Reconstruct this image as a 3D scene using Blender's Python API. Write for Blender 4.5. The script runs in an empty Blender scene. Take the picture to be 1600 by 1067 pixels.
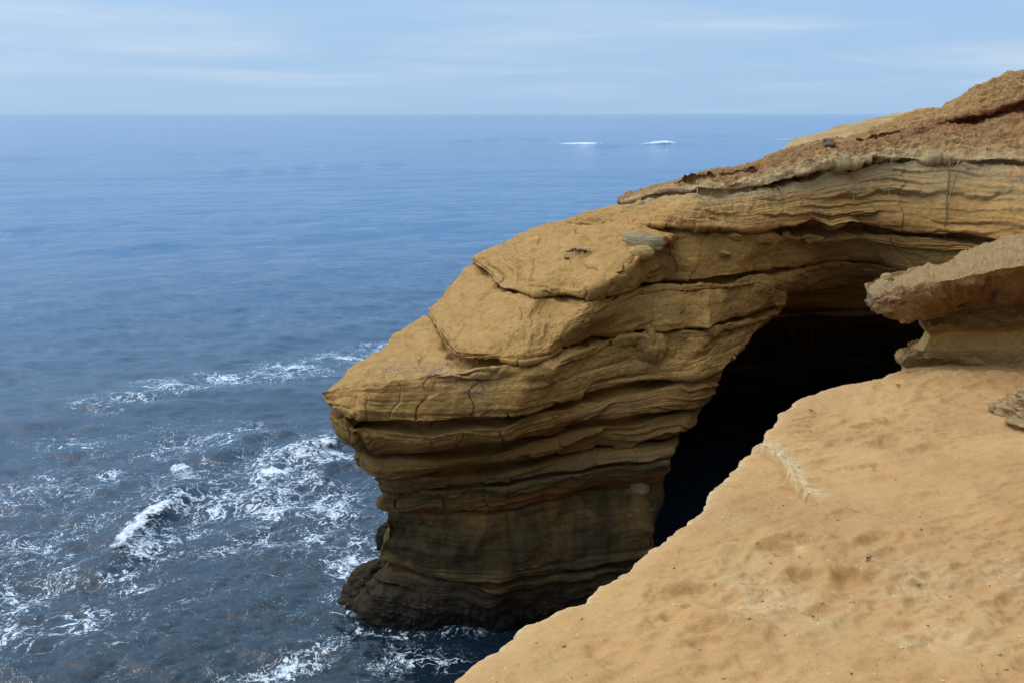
import bpy, math, random
import numpy as np
from mathutils import Vector
rng = np.random.default_rng(7); random.seed(7)
SC = bpy.context.scene; COL = SC.collection
# ------------------------------------------------------------------ camera
H = 14.0; PITCH = math.radians(12.53); F = 1600.0
cam = bpy.data.objects.new('camera', bpy.data.cameras.new('camera')); COL.objects.link(cam)
cam.location = (0, 0, H); cam.rotation_euler = (math.pi/2 - PITCH, 0, 0)
cam.data.sensor_width = 36; cam.data.lens = 36; cam.data.clip_start = 0.1; cam.data.clip_end = 60000
SC.camera = cam
# ------------------------------------------------------------------ light, sky, exposure
SUN_EL, SUN_AZ = math.radians(60), math.radians(-78)      # azimuth from +Y (out to sea) towards -X
sun = bpy.data.objects.new('sun', bpy.data.lights.new('sun', 'SUN')); COL.objects.link(sun)
sun.data.energy = 0.6; sun.data.angle = math.radians(50); sun.data.color = (1.0, 0.95, 0.86)
sd = Vector((math.sin(SUN_AZ)*math.cos(SUN_EL), math.cos(SUN_AZ)*math.cos(SUN_EL), math.sin(SUN_EL)))
sun.rotation_euler = sd.to_track_quat('Z', 'Y').to_euler(); sun.location = (0, 0, 60)
SC.view_settings.view_transform = 'Standard'; SC.view_settings.look = 'None'
SC.view_settings.exposure = 0.26; SC.view_settings.gamma = 1.0; SC.view_settings.use_curve_mapping = False

class NT:                                                   # small node-tree helper
    def __init__(s, tree): s.t = tree; s.n = tree.nodes; s.l = tree.links
    def new(s, typ, **kw):
        n = s.n.new(typ)
        for k, v in kw.items():
            if k == 'i':
                for a, b in v.items():
                    if hasattr(b, 'is_linked') or isinstance(b, bpy.types.NodeSocket): s.l.new(b, n.inputs[a])
                    else: n.inputs[a].default_value = b
            else: setattr(n, k, v)
        return n
    def math(s, op, a, b=0.0, c=None, clamp=False):
        d = {0: a, 1: b}
        if c is not None: d[2] = c
        return s.new('ShaderNodeMath', operation=op, use_clamp=clamp, i=d).outputs[0]
    def mix(s, f, a, b, mode='MIX'):
        n = s.new('ShaderNodeMix', data_type='RGBA', blend_type=mode)
        for k, v in ((0, f), (6, a), (7, b)):
            if isinstance(v, bpy.types.NodeSocket): s.l.new(v, n.inputs[k])
            elif k == 0: n.inputs[0].default_value = v
            else: n.inputs[k].default_value = (*v, 1) if len(v) == 3 else v
        return n.outputs[2]
    def noise(s, vec, scale, detail=4, rough=.55, dist=0.0, dim='3D'):
        return s.new('ShaderNodeTexNoise', noise_dimensions=dim, i={'Vector': vec, 'Scale': scale, 'Detail': detail, 'Roughness': rough, 'Distortion': dist}).outputs[0]
    def ramp(s, f, stops, interp='LINEAR'):
        n = s.new('ShaderNodeValToRGB', i={0: f}); cr = n.color_ramp; cr.interpolation = interp
        while len(cr.elements) < len(stops): cr.elements.new(1.0)
        for e, (p, c) in zip(cr.elements, stops):
            e.position = p; e.color = (c, c, c, 1) if isinstance(c, (int, float)) else (*c, 1)
        return n.outputs[0]
    def smooth(s, x, a, b):
        return s.new('ShaderNodeMapRange', interpolation_type='SMOOTHSTEP', i={0: x, 1: a, 2: b, 3: 0.0, 4: 1.0}).outputs[0]
    def vmul(s, v, xyz): return s.new('ShaderNodeVectorMath', operation='MULTIPLY', i={0: v, 1: xyz}).outputs[0]
    def attr(s, name): return s.new('ShaderNodeAttribute', attribute_name=name).outputs['Fac']

W = bpy.data.worlds.new("World"); SC.world = W; W.use_nodes = True
n = NT(W.node_tree); n.n.clear()
sky = n.new('ShaderNodeTexSky', sky_type='NISHITA', sun_disc=False, sun_elevation=SUN_EL, sun_rotation=SUN_AZ)
sky.altitude = 10; sky.air_density = 1.0; sky.dust_density = 0.6; sky.ozone_density = 2.0
g = n.new('ShaderNodeTexCoord').outputs['Generated']
sx = n.new('ShaderNodeSeparateXYZ', i={0: g})
den = n.math('ADD', n.math('MAXIMUM', sx.outputs[2], 0.0), 0.07)
cv = n.new('ShaderNodeCombineXYZ', i={0: n.math('DIVIDE', sx.outputs[0], den), 1: n.math('DIVIDE', sx.outputs[1], den), 2: 0.0}).outputs[0]
c1 = n.noise(n.vmul(cv, (0.8, 1.0, 1)), 0.42, 5, .5, .5)
c2 = n.noise(n.vmul(cv, (0.5, 1.0, 1)), 1.3, 4, .5, .3)
cl = n.math('ADD', n.math('MULTIPLY', c1, .84), n.math('MULTIPLY', c2, .16))
hz = n.smooth(sx.outputs[2], 0.10, 0.75)                        # overcast overhead, opening to blue towards the horizon
cov = n.math('ADD', n.smooth(cl, .34, .68), n.math('MULTIPLY', hz, .25), clamp=True)
cov = n.math('MULTIPLY', cov, n.ramp(sx.outputs[2], [(0, .12), (.05, .72), (.11, .85), (.2, .34), (.45, .50), (.75, .9)]))
cloudc = n.mix(n.smooth(cl, .3, .7), (3.2, 4.6, 6.7), (5.0, 6.05, 7.3))
blue = n.mix(n.smooth(sx.outputs[2], 0.05, 0.30), (3.0, 4.75, 7.1), (2.6, 5.4, 8.6))
base = n.mix(.12, blue, sky.outputs[0])
col = n.mix(cov, base, cloudc)
col = n.mix(1.0, col, n.ramp(sx.outputs[2], [(.12, .7), (.6, 1.0)]), 'MULTIPLY')
col = n.new('ShaderNodeVectorMath', operation='SCALE', i={0: col, 3: 1.43}).outputs[0]
sdot = n.new('ShaderNodeVectorMath', operation='DOT_PRODUCT', i={0: g, 1: tuple(sd)}).outputs['Value']
glow = n.math('MULTIPLY', n.math('POWER', n.math('MAXIMUM', sdot, 0.0), 4.0), 16.0)   # the bright part of the overcast, round the hidden sun
col = n.mix(1.0, col, n.new('ShaderNodeVectorMath', operation='SCALE', i={0: (1.0, .95, .86), 3: glow}).outputs[0], 'ADD')
bg = n.new('ShaderNodeBackground', i={0: col, 1: 0.1})
n.l.new(bg.outputs[0], n.new('ShaderNodeOutputWorld').inputs[0])

# ------------------------------------------------------------------ helpers
SP, CP = math.sin(PITCH), math.cos(PITCH)
def px(x, y, d):                                            # the point at forward distance d seen at photo pixel (x, y)
    a, b = (x-800)/F, (533.5-y)/F
    v = np.array([a, CP+b*SP, -SP+b*CP]); t = d/v[1]
    return np.array([v[0]*t, d, H+v[2]*t])
def pz(x, y, z):                                            # the point at height z
    a, b = (x-800)/F, (533.5-y)/F
    v = np.array([a, CP+b*SP, -SP+b*CP]); t = (z-H)/v[2]
    return np.array([v[0]*t, v[1]*t, z])
def pd(x, d, z):                                            # column x, forward distance d, height z
    return np.array([(x-800)/F*(d*CP+(H-z)*SP), d, z])
_perm = np.concatenate([rng.permutation(256)]*2).astype(np.int32)
_g = rng.normal(size=(256, 3)); _g = (_g/np.linalg.norm(_g, axis=1)[:, None]).astype(np.float32)
def pn(P, scale=1.0, seed=0):
    P = (np.asarray(P, np.float32)*np.asarray(scale, np.float32) + np.float32(seed*17.31+100.5))
    I = np.floor(P).astype(np.int32); f = P-I; I &= 255
    u = f*f*f*(f*(f*6-15)+10); out = np.zeros(len(P), np.float32)
    for dx in (0, 1):
        a = _perm[(I[:, 0]+dx) & 255]; wx = u[:, 0] if dx else 1-u[:, 0]
        for dy in (0, 1):
            b = _perm[(a+I[:, 1]+dy) & 255]; wy = wx*(u[:, 1] if dy else 1-u[:, 1])
            for dz in (0, 1):
                gr = _g[_perm[(b+I[:, 2]+dz) & 255]]
                out += wy*(u[:, 2] if dz else 1-u[:, 2])*(gr[:, 0]*(f[:, 0]-dx)+gr[:, 1]*(f[:, 1]-dy)+gr[:, 2]*(f[:, 2]-dz))
    return out*1.5
def fbm(P, scale, octv=4, gain=.5, seed=0, ridged=False):
    s = np.zeros(len(P), np.float32); a = 1.0; sc = np.asarray(scale, float)
    for o in range(octv):
        v = pn(P, sc, seed+o)
        s += a*((.5-2*np.abs(v)) if ridged else v); a *= gain; sc = sc*2.03
    return s
def mesh_obj(name, V, Fc, mat, attrs=None, smooth=True, parent=None):
    me = bpy.data.meshes.new(name); V = np.asarray(V, np.float32); Fc = np.asarray(Fc, np.int32)
    k = Fc.shape[1]
    me.vertices.add(len(V)); me.vertices.foreach_set('co', V.ravel())
    me.loops.add(Fc.size); me.loops.foreach_set('vertex_index', Fc.ravel())
    me.polygons.add(len(Fc)); me.polygons.foreach_set('loop_start', np.arange(0, Fc.size, k, dtype=np.int32))
    me.update(calc_edges=True); me.validate()
    me.polygons.foreach_set('use_smooth', np.full(len(me.polygons), smooth))
    for a, v in (attrs or {}).items():
        me.attributes.new(a, 'FLOAT', 'POINT').data.foreach_set('value', np.asarray(v, np.float32))
    me.materials.append(mat)
    o = bpy.data.objects.new(name, me); COL.objects.link(o)
    if parent: o.parent = parent
    return o
def tag(o, label=None, cat=None, group=None, kind=None):
    for k, v in (('label', label), ('category', cat), ('group', group), ('kind', kind)):
        if v: o[k] = v
    return o
def grid_faces(nr, nc, flip=False):
    i = np.arange(nr*nc).reshape(nr, nc)
    q = np.stack([i[:-1, :-1], i[:-1, 1:], i[1:, 1:], i[1:, :-1]], -1).reshape(-1, 4)
    return q[:, ::-1] if flip else q
def grid_normals(G):
    a = np.gradient(G, axis=0); b = np.gradient(G, axis=1)
    N = np.cross(b, a); return N/(np.linalg.norm(N, axis=2, keepdims=True)+1e-9)
def blur(A, k, axis):
    if k < 1: return A
    x = np.arange(-2*k, 2*k+1); w = np.exp(-.5*(x/k)**2); w /= w.sum()
    pad = [(0, 0)]*A.ndim; pad[axis] = (2*k, 2*k); Bp = np.pad(A, pad, mode='edge'); out = np.zeros_like(A)
    for j, ww in enumerate(w):
        sl = [slice(None)]*A.ndim; sl[axis] = slice(j, j+A.shape[axis]); out += ww*Bp[tuple(sl)]
    return out
def interp_row(pts, S):
    pts = sorted(pts, key=lambda q: q[0]); s = np.array([q[0] for q in pts]); P = np.array([q[1] for q in pts])
    return np.stack([np.interp(S, s, P[:, i]) for i in range(3)], 1)

# ------------------------------------------------------------------ materials
def principled(name):
    m = bpy.data.materials.new(name); m.use_nodes = True; t = NT(m.node_tree); b = t.n['Principled BSDF']
    return m, t, b
def bump(t, b, h, strength, dist, prev=None):
    d = {'Height': h, 'Strength': strength, 'Distance': dist}
    if prev is not None: d['Normal'] = prev
    o = t.new('ShaderNodeBump', i=d).outputs[0]; t.l.new(o, b.inputs['Normal']); return o

def rock_material():
    m, t, b = principled('layered_sandstone')
    pos = t.new('ShaderNodeNewGeometry').outputs['Position']
    bed = t.attr('bed')
    nb = t.noise(pos, .7, 5, .6)
    bw = t.math('ADD', bed, t.math('MULTIPLY', t.math('SUBTRACT', nb, .5), .55))
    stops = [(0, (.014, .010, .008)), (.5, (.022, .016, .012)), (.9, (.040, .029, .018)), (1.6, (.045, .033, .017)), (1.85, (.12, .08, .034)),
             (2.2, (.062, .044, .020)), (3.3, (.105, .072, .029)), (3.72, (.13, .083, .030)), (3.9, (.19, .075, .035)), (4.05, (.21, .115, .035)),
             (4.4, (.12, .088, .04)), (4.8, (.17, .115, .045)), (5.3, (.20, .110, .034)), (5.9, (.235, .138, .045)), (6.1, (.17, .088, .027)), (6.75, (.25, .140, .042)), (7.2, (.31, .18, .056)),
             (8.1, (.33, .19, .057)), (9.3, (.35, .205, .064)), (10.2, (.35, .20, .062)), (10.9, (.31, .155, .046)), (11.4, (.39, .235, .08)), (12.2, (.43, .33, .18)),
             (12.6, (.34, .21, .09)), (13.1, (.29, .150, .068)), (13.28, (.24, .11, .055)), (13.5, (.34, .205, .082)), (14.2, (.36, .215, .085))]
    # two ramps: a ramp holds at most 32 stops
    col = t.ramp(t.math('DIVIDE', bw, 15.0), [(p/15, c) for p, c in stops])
    # thin laminae
    bv = t.new('ShaderNodeCombineXYZ', i={0: t.math('MULTIPLY', t.new('ShaderNodeSeparateXYZ', i={0: pos}).outputs[0], .25),
                                          1: t.math('MULTIPLY', t.new('ShaderNodeSeparateXYZ', i={0: pos}).outputs[1], .25), 2: t.math('MULTIPLY', bed, 7.0)}).outputs[0]
    lam = t.noise(bv, 1.6, 5, .65)
    col = t.mix(1.0, col, t.ramp(lam, [(.27, (.46, .43, .40)), (.5, (1, 1, 1)), (.73, (1.26, 1.22, 1.12))]), 'MULTIPLY')
    # rust and damp stains running down the massive lower bed
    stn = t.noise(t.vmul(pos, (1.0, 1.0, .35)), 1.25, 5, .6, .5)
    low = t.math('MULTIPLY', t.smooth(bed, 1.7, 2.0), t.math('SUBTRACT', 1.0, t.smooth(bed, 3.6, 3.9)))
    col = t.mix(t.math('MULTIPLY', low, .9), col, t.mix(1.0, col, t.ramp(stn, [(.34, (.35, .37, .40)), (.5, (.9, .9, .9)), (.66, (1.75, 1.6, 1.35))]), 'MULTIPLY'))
    # grey-olive and rusty patches
    pt = t.noise(pos, .55, 6, .65, .6)
    col = t.mix(t.math('MULTIPLY', t.smooth(pt, .50, .67), .6), col, t.mix(1.0, col, (.66, .70, .74), 'MULTIPLY'))
    rp = t.noise(t.vmul(pos, (1, 1, 2.2)), 1.1, 5, .6, .4)
    col = t.mix(t.math('MULTIPLY', t.smooth(rp, .56, .70), .55), col, t.mix(1.0, col, (1.25, .82, .50), 'MULTIPLY'))
    gr = t.noise(pos, 9, 6, .7)
    col = t.mix(1.0, col, t.ramp(gr, [(.2, (.70, .69, .68)), (.5, (1, 1, 1)), (.8, (1.2, 1.2, 1.2))]), 'MULTIPLY')
    # wind-blown sand lying on the treads above the spray
    nz = t.new('ShaderNodeSeparateXYZ', i={0: t.new('ShaderNodeNewGeometry').outputs['Normal']}).outputs[2]
    du = t.math('MULTIPLY', t.smooth(t.math('ADD', nz, t.math('MULTIPLY', t.math('SUBTRACT', gr, .5), .5)), .46, .80), t.smooth(bed, 5.5, 7.2))
    du = t.math('MULTIPLY', du, t.math('SUBTRACT', 1.0, t.math('MULTIPLY', t.smooth(bed, 11.6, 12.4), .75)))
    sandc = t.mix(t.noise(pos, 1.3, 5, .6), (.41, .228, .072), (.54, .318, .110))
    sandc = t.mix(1.0, sandc, t.ramp(t.noise(t.vmul(pos, (1, 1, 2)), 3.4, 6, .65, .6), [(.3, (.72, .70, .66)), (.52, (1, 1, 1)), (.7, (1.16, 1.17, 1.2))]), 'MULTIPLY')
    sandc = t.mix(1.0, sandc, t.ramp(t.noise(pos, 30, 4, .7), [(.25, .72), (.6, 1.0), (.8, 1.15)]), 'MULTIPLY')
    col = t.mix(t.math('MULTIPLY', du, .8), col, sandc)
    # lichen and guano specks on the brow of the nose
    li = t.math('MULTIPLY', t.attr('lichen'), t.smooth(t.noise(pos, 5.5, 7, .75), .46, .58))
    col = t.mix(t.math('MULTIPLY', li, .85), col, t.mix(t.smooth(t.noise(pos, 26, 3, .7), .48, .56), (.075, .052, .032), (.40, .31, .20)))
    # root-stained pale crust
    col = t.mix(t.math('MULTIPLY', t.attr('pale'), t.smooth(t.noise(pos, 2.2, 6, .65), .40, .62)), col, (.50, .36, .185))
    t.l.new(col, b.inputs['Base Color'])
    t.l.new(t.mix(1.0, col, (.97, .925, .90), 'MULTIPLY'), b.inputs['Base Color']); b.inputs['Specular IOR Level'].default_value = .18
    t.l.new(t.math('SUBTRACT', .92, t.math('MULTIPLY', t.smooth(bed, 1.2, .2), .45)), b.inputs['Roughness'])
    p = bump(t, b, lam, .55, .05)
    p = bump(t, b, t.noise(t.vmul(pos, (1, 1, 2.5)), 2.6, 7, .65, .6), .6, .06, p)
    p = bump(t, b, gr, .7, .06, p)
    bump(t, b, t.noise(pos, 42, 5, .75), .5, .012, p)
    return m

def sand_material():
    m, t, b = principled('packed_sand')
    pos = t.new('ShaderNodeNewGeometry').outputs['Position']
    a = t.noise(pos, .9, 6, .6, .3); c = t.noise(pos, 3.5, 6, .65, .4); f = t.noise(pos, 120, 3, .8); gsp = t.noise(pos, 55, 2, .6)
    col = t.mix(t.smooth(a, .38, .66), (.42, .228, .092), (.495, .280, .112))
    col = t.mix(t.math('MULTIPLY', t.smooth(c, .52, .68), .45), col, (.45, .305, .130))
    col = t.mix(t.math('MULTIPLY', t.smooth(t.noise(pos, .55, 4, .5, .2), .55, .72), .5), col, (.41, .225, .115))
    col = t.mix(1.0, col, t.ramp(f, [(.22, .80), (.5, 1.0), (.8, 1.12)]), 'MULTIPLY')
    col = t.mix(t.math('MULTIPLY', t.smooth(gsp, .70, .76), .7), col, (.62, .52, .38))
    col = t.mix(t.math('MULTIPLY', t.smooth(t.noise(pos, 70, 2, .6, .1), .70, .75), .6), col, (.17, .10, .05))
    col = t.mix(t.math('MULTIPLY', t.attr('crust'), t.smooth(t.noise(pos, 22, 6, .7), .38, .6)), col, (.60, .47, .27))
    t.l.new(col, b.inputs['Base Color']); b.inputs['Roughness'].default_value = .95; b.inputs['Specular IOR Level'].default_value = .1
    p = bump(t, b, t.noise(pos, 9, 6, .65, .5), .5, .03)
    p = bump(t, b, t.noise(pos, 38, 5, .7), .45, .010, p)
    bump(t, b, f, .45, .004, p)
    return m

def crust_material(name='crusted_rock', pale=True):
    m, t, b = principled(name)
    pos = t.new('ShaderNodeNewGeometry').outputs['Position']; bed = t.attr('bed')
    a = t.noise(pos, 2.2, 6, .65, .3); f = t.noise(pos, 26, 6, .75)
    bw = t.math('ADD', bed, t.math('MULTIPLY', t.math('SUBTRACT', a, .5), .9))
    col = t.ramp(t.math('DIVIDE', bw, 10.0), [(0, (.56, .31, .14)), (.12, (.61, .385, .175)), (.20, (.60, .38, .175)), (.27, (.46, .27, .125)), (.34, (.44, .255, .115)), (.44, (.46, .265, .115)),
                                                (.53, (.54, .31, .125)), (.62, (.53, .325, .10)), (.70, (.57, .345, .13)), (.80, (.58, .36, .14)), (.88, (.55, .345, .095)), (1, (.53, .31, .12))])
    col = t.mix(t.math('MULTIPLY', t.smooth(a, .52, .7), .45), col, (.60, .42, .235))
    col = t.mix(1.0, col, t.ramp(f, [(.2, .66), (.5, 1.0), (.8, 1.22)]), 'MULTIPLY')
    t.l.new(col, b.inputs['Base Color']); b.inputs['Roughness'].default_value = .95; b.inputs['Specular IOR Level'].default_value = .1
    ro = t.attr('rough')
    p = bump(t, b, t.math('MULTIPLY', t.noise(t.vmul(pos, (1, 1, 1.8)), 9, 8, .75, .6), ro), 1.0, .09)
    p = bump(t, b, t.math('MULTIPLY', t.noise(pos, 32, 6, .8), ro), .9, .03, p)
    bump(t, b, t.noise(pos, 110, 4, .8), .5, .004, p)
    return m

def hill_material():
    m, t, b = principled('bare_orange_soil')
    pos = t.new('ShaderNodeNewGeometry').outputs['Position']
    a = t.noise(pos, .5, 7, .65, .4)
    col = t.mix(t.smooth(a, .35, .65), (.34, .20, .080), (.46, .295, .135))
    col = t.mix(t.math('MULTIPLY', t.smooth(t.noise(pos, 2.4, 6, .7), .55, .68), .6), col, (.20, .11, .055))
    t.l.new(col, b.inputs['Base Color']); b.inputs['Roughness'].default_value = .95; b.inputs['Specular IOR Level'].default_value = .1
    bump(t, b, t.noise(pos, 4, 7, .7), .7, .12)
    return m

def plain_stone(name, c0, c1, scale=8, layered=0.0, relief=True):
    m, t, b = principled(name)
    pos = t.new('ShaderNodeTexCoord').outputs['Object']
    a = t.noise(t.vmul(pos, (1, 1, 1+layered)), scale, 6, .7, .3)
    col = t.mix(t.smooth(a, .35, .65), c0, c1)
    t.l.new(col, b.inputs['Base Color']); b.inputs['Roughness'].default_value = .9; b.inputs['Specular IOR Level'].default_value = .15
    if relief:
        p = bump(t, b, a, .7, .04)
        bump(t, b, t.noise(pos, scale*5, 5, .7), .5, .01, p)
    return m

def water_material():
    m, t, b = principled('sea_water')
    pos = t.new('ShaderNodeNewGeometry').outputs['Position']
    b.inputs['IOR'].default_value = 1.333
    b.inputs['Base Color'].default_value = (.011, .032, .060, 1)
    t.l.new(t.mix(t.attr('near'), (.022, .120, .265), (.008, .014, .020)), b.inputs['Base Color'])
    big = t.noise(t.vmul(pos, (.25, 1, 1)), .03, 5, .6)
    t.l.new(t.math('ADD', .03, t.math('MULTIPLY', big, .10)), b.inputs['Roughness'])
    r1 = t.noise(pos, 1.6, 5, .6, .4); r2 = t.noise(t.vmul(pos, (.7, 1, 1)), .35, 4, .6, .3)
    near = t.attr('near')
    far = t.math('SUBTRACT', 1.0, near)
    p = bump(t, b, t.math('MULTIPLY', t.noise(t.vmul(pos, (.55, 1, 1)), .16, 7, .66, .3), far), .75, 2.2)
    p = bump(t, b, r2, .55, .24, p)
    p = bump(t, b, r1, .5, .09, p)
    p = bump(t, b, t.noise(t.vmul(pos, (.45, 1.3, 1)), 1.1, 6, .62, .3), .45, .10, p)
    p = bump(t, b, t.noise(pos, 7, 4, .6, .4), .5, .022, p)
    # lacy foam where the sea has been broken up
    d = t.attr('foam')
    wv = t.new('ShaderNodeVectorMath', operation='ADD', i={0: pos, 1: t.vmul(t.new('ShaderNodeTexNoise', i={'Vector': pos, 'Scale': .8, 'Detail': 4}).outputs[1], (1.6, 1.6, 0))}).outputs[0]
    l1 = t.math('ABSOLUTE', t.math('SUBTRACT', t.noise(t.vmul(wv, (1, .7, 0)), .8, 5, .62, .5), .5))
    l2 = t.math('ABSOLUTE', t.math('SUBTRACT', t.noise(t.vmul(wv, (1, .7, 0)), 2.2, 5, .65, .4), .5))
    lace = t.math('MINIMUM', t.math('MULTIPLY', l1, 1.0), t.math('MULTIPLY', l2, 1.35))
    patch = t.noise(t.vmul(pos, (1, 1, 0)), .55, 5, .6, .3)
    dd = t.math('MULTIPLY', d, t.math('ADD', .15, t.math('MULTIPLY', t.smooth(patch, .36, .68), 1.5)))
    th = t.math('MULTIPLY', dd, .044)
    fo = t.smooth(lace, th, t.math('MULTIPLY', th, .25))
    solid = t.smooth(t.math('ADD', t.math('MULTIPLY', dd, .75), t.math('MULTIPLY', t.noise(pos, 5.0, 7, .75), 1.0)), 1.24, 1.5)
    fo = t.math('MAXIMUM', t.math('MULTIPLY', fo, t.smooth(t.noise(pos, 6, 5, .75), .37, .56)), solid)
    fs = t.new('ShaderNodeBsdfDiffuse', i={'Color': (.72, .78, .84, 1)})
    mx = t.new('ShaderNodeMixShader', i={0: t.math('MULTIPLY', fo, .92)})
    t.l.new(b.outputs[0], mx.inputs[1]); t.l.new(fs.outputs[0], mx.inputs[2])
    t.l.new(mx.outputs[0], t.n['Material Output'].inputs[0])
    return m
def foam_material():
    m, t, b = principled('white_foam')
    pos = t.new('ShaderNodeNewGeometry').outputs['Position']
    a = t.noise(t.vmul(pos, (1, 1, .5)), 4.5, 7, .72, .8)
    t.l.new(t.mix(t.smooth(a, .36, .56), (.34, .42, .50), (.88, .89, .90)), b.inputs['Base Color'])
    b.inputs['Roughness'].default_value = .85; b.inputs['Specular IOR Level'].default_value = .2
    bump(t, b, t.noise(pos, 9, 6, .75), .9, .08)
    # torn edge: the foam thins out into bubbles towards its rim
    al = t.math('MULTIPLY', t.smooth(t.math('ADD', t.attr('body'), t.math('MULTIPLY', t.math('SUBTRACT', t.noise(t.vmul(pos, (1, 1, .3)), 3.2, 8, .72, 1.0), .5), 2.2)), .36, .74), .94)
    t.l.new(al, b.inputs['Alpha'])
    return m
ROCK, SAND, CRUST, HILL, WATER, FOAM = rock_material(), sand_material(), crust_material(), hill_material(), water_material(), foam_material()

# ------------------------------------------------------------------ the sea
def ocean_tile(N, L, lo, hi, ang, spread, seed):
    r = np.random.default_rng(seed); k1 = np.fft.fftfreq(N, L/N)*2*np.pi
    kx, ky = np.meshgrid(k1, k1, indexing='ij'); k = np.hypot(kx, ky); k[0, 0] = 1e9
    lam = 2*np.pi/k; amp = k**-1.9*((lam > lo) & (lam < hi))
    c = np.abs(kx*math.cos(ang)+ky*math.sin(ang))/k; amp = amp*(spread+(1-spread)*c**4)
    Hk = amp*(r.normal(size=(N, N))+1j*r.normal(size=(N, N)))
    h = np.fft.ifft2(Hk).real; dx = np.fft.ifft2(-1j*kx/k*Hk).real; dy = np.fft.ifft2(-1j*ky/k*Hk).real
    s = h.std(); return np.stack([dx, dy, h], -1)/s
def samp(T, L, X, Y):
    N = T.shape[0]; a, b = X/L*N, Y/L*N; i, j = np.floor(a).astype(int), np.floor(b).astype(int); f, g2 = (a-i)[..., None], (b-j)[..., None]
    i %= N; j %= N; i1, j1 = (i+1) % N, (j+1) % N
    return T[i, j]*(1-f)*(1-g2)+T[i1, j]*f*(1-g2)+T[i, j1]*(1-f)*g2+T[i1, j1]*f*g2
dep = np.concatenate([np.linspace(60, 33, 40), np.linspace(32.9, 3.0, 760), np.geomspace(2.97, .02, 150)])
rr = H/np.tan(np.radians(dep)); th = np.radians(np.linspace(-42, 42, 1000))
R, TH = np.meshgrid(rr, th, indexing='ij'); X, Y = R*np.sin(TH), R*np.cos(TH)
dr = np.gradient(rr)[:, None]
def lod(l): return np.clip(l/(4.0*dr)-.8, 0, 1)[..., None]
D = samp(ocean_tile(256, 211, 14, 60, 2.3, .15, 1), 211, X, Y)*.09*lod(26)
D += samp(ocean_tile(256, 67, 3.5, 14, 2.1, .25, 2), 67, X*.96+Y*.28, Y*.96-X*.28)*.065*lod(7)
D += samp(ocean_tile(512, 31, .9, 3.5, 1.9, .4, 3), 31, X*.9-Y*.43, Y*.9+X*.43)*.042*lod(2)
D += samp(ocean_tile(512, 13, .25, .9, 1.8, .6, 4), 13, X, Y)*.011*lod(.6)
D[..., :2] *= .9
SX, SY, SZ = X+D[..., 0], Y+D[..., 1], D[..., 2]
def ridge(a, b, h, w, skew=.6):                               # a swell or breaker: a long smooth crest between two points
    global SZ
    a, b = a[:2], b[:2]; L = np.linalg.norm(b-a); u = (b-a)/L; nn = np.array([-u[1], u[0]])
    t = ((X-a[0])*u[0]+(Y-a[1])*u[1])/L; q = (X-a[0])*nn[0]+(Y-a[1])*nn[1]+.35*w*np.sin(t*9)
    SZ = SZ + h*np.exp(-(q/np.where(q > 0, w, w*skew))**2)*np.exp(-np.maximum(np.abs(t-.5)-.35, 0)**2/.03)
for x0, x1, y0, y1, h, w in ((-60, 90, 247, 246, .7, 5), (240, 400, 240, 235, .6, 6), (330, 640, 268, 252, .5, 5), (690, 860, 220, 216, .8, 8), (1050, 1130, 213, 211, .7, 9),
                             (120, 330, 392, 376, .10, 1.6), (860, 1070, 228, 226, .9, 8)):
    ridge(pz(x0, y0, 0), pz(x1, y1, 0), h, w)
for (xa, ya), (xb, yb), h, w in (((150, 890), (300, 745), .42, 1.2), ((395, 790), (465, 690), .30, 1.3), ((300, 720), (450, 668), .30, 1.4), ((465, 715), (560, 680), .35, 1.0), ((470, 750), (570, 715), .30, 1.1)):
    ridge(pz(xa, ya, 0), pz(xb, yb, 0), h, w)
FO = np.zeros_like(X)
def foam_at(x, y, rx, ry, dens, ang=0):
    global FO
    c = pz(x, y, 0); ca, sa = math.cos(math.radians(ang)), math.sin(math.radians(ang))
    ux = pz(x+rx*ca, y-rx*sa, 0)[:2]-c[:2]; uy = pz(x-ry*sa, y-ry*ca, 0)[:2]-c[:2]
    M = np.linalg.inv(np.stack([ux, uy], 1)); q0 = M[0, 0]*(X-c[0])+M[0, 1]*(Y-c[1]); q1 = M[1, 0]*(X-c[0])+M[1, 1]*(Y-c[1])
    FO = np.maximum(FO, dens*np.exp(-(q0*q0+q1*q1)*1.1))
for a in ((440, 745, 72, 46, .95), (420, 780, 66, 36, .92), (330, 770, 90, 45, .75), (250, 830, 110, 40, .72, 45), (500, 692, 60, 14, 1.15, 12), (530, 712, 40, 10, .9), (510, 800, 90, 60, .62),
          (390, 830, 120, 40, .32), (60, 850, 130, 60, .28), (190, 905, 90, 22, .36), (110, 975, 90, 24, .6, 20), (15, 960, 40, 60, .65), (470, 1035, 80, 22, 1.0, 20), (400, 1050, 60, 14, .8),
          (565, 890, 36, 40, 1.0, 50), (540, 925, 22, 30, .8), (150, 635, 30, 9, .9), (200, 626, 40, 8, .6), (270, 608, 45, 9, .9), (360, 594, 50, 9, .8), (455, 578, 50, 11, 1.0), (540, 560, 40, 9, .95), (600, 545, 35, 8, .8),
          (300, 710, 240, 50, .10), (300, 960, 300, 100, .06), (90, 770, 120, 26, .32), (130, 745, 60, 12, .65), (330, 685, 90, 16, .55, 12), (640, 1040, 60, 25, .5), (700, 985, 60, 12, .5), (600, 985, 60, 10, .6),
          (285, 742, 26, 14, 1.0, 30), (480, 720, 60, 14, .8), (110, 690, 60, 10, .45), (60, 925, 60, 16, .7), (545, 860, 40, 24, .7)):
    foam_at(*a)
for x, y in ((535, 935), (540, 955), (553, 970), (575, 982), (600, 990), (630, 994), (660, 996), (700, 994), (740, 990)):
    foam_at(x, y, 17, 6, 1.1)
SV = np.stack([SX, SY, SZ], -1).reshape(-1, 3)
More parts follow.
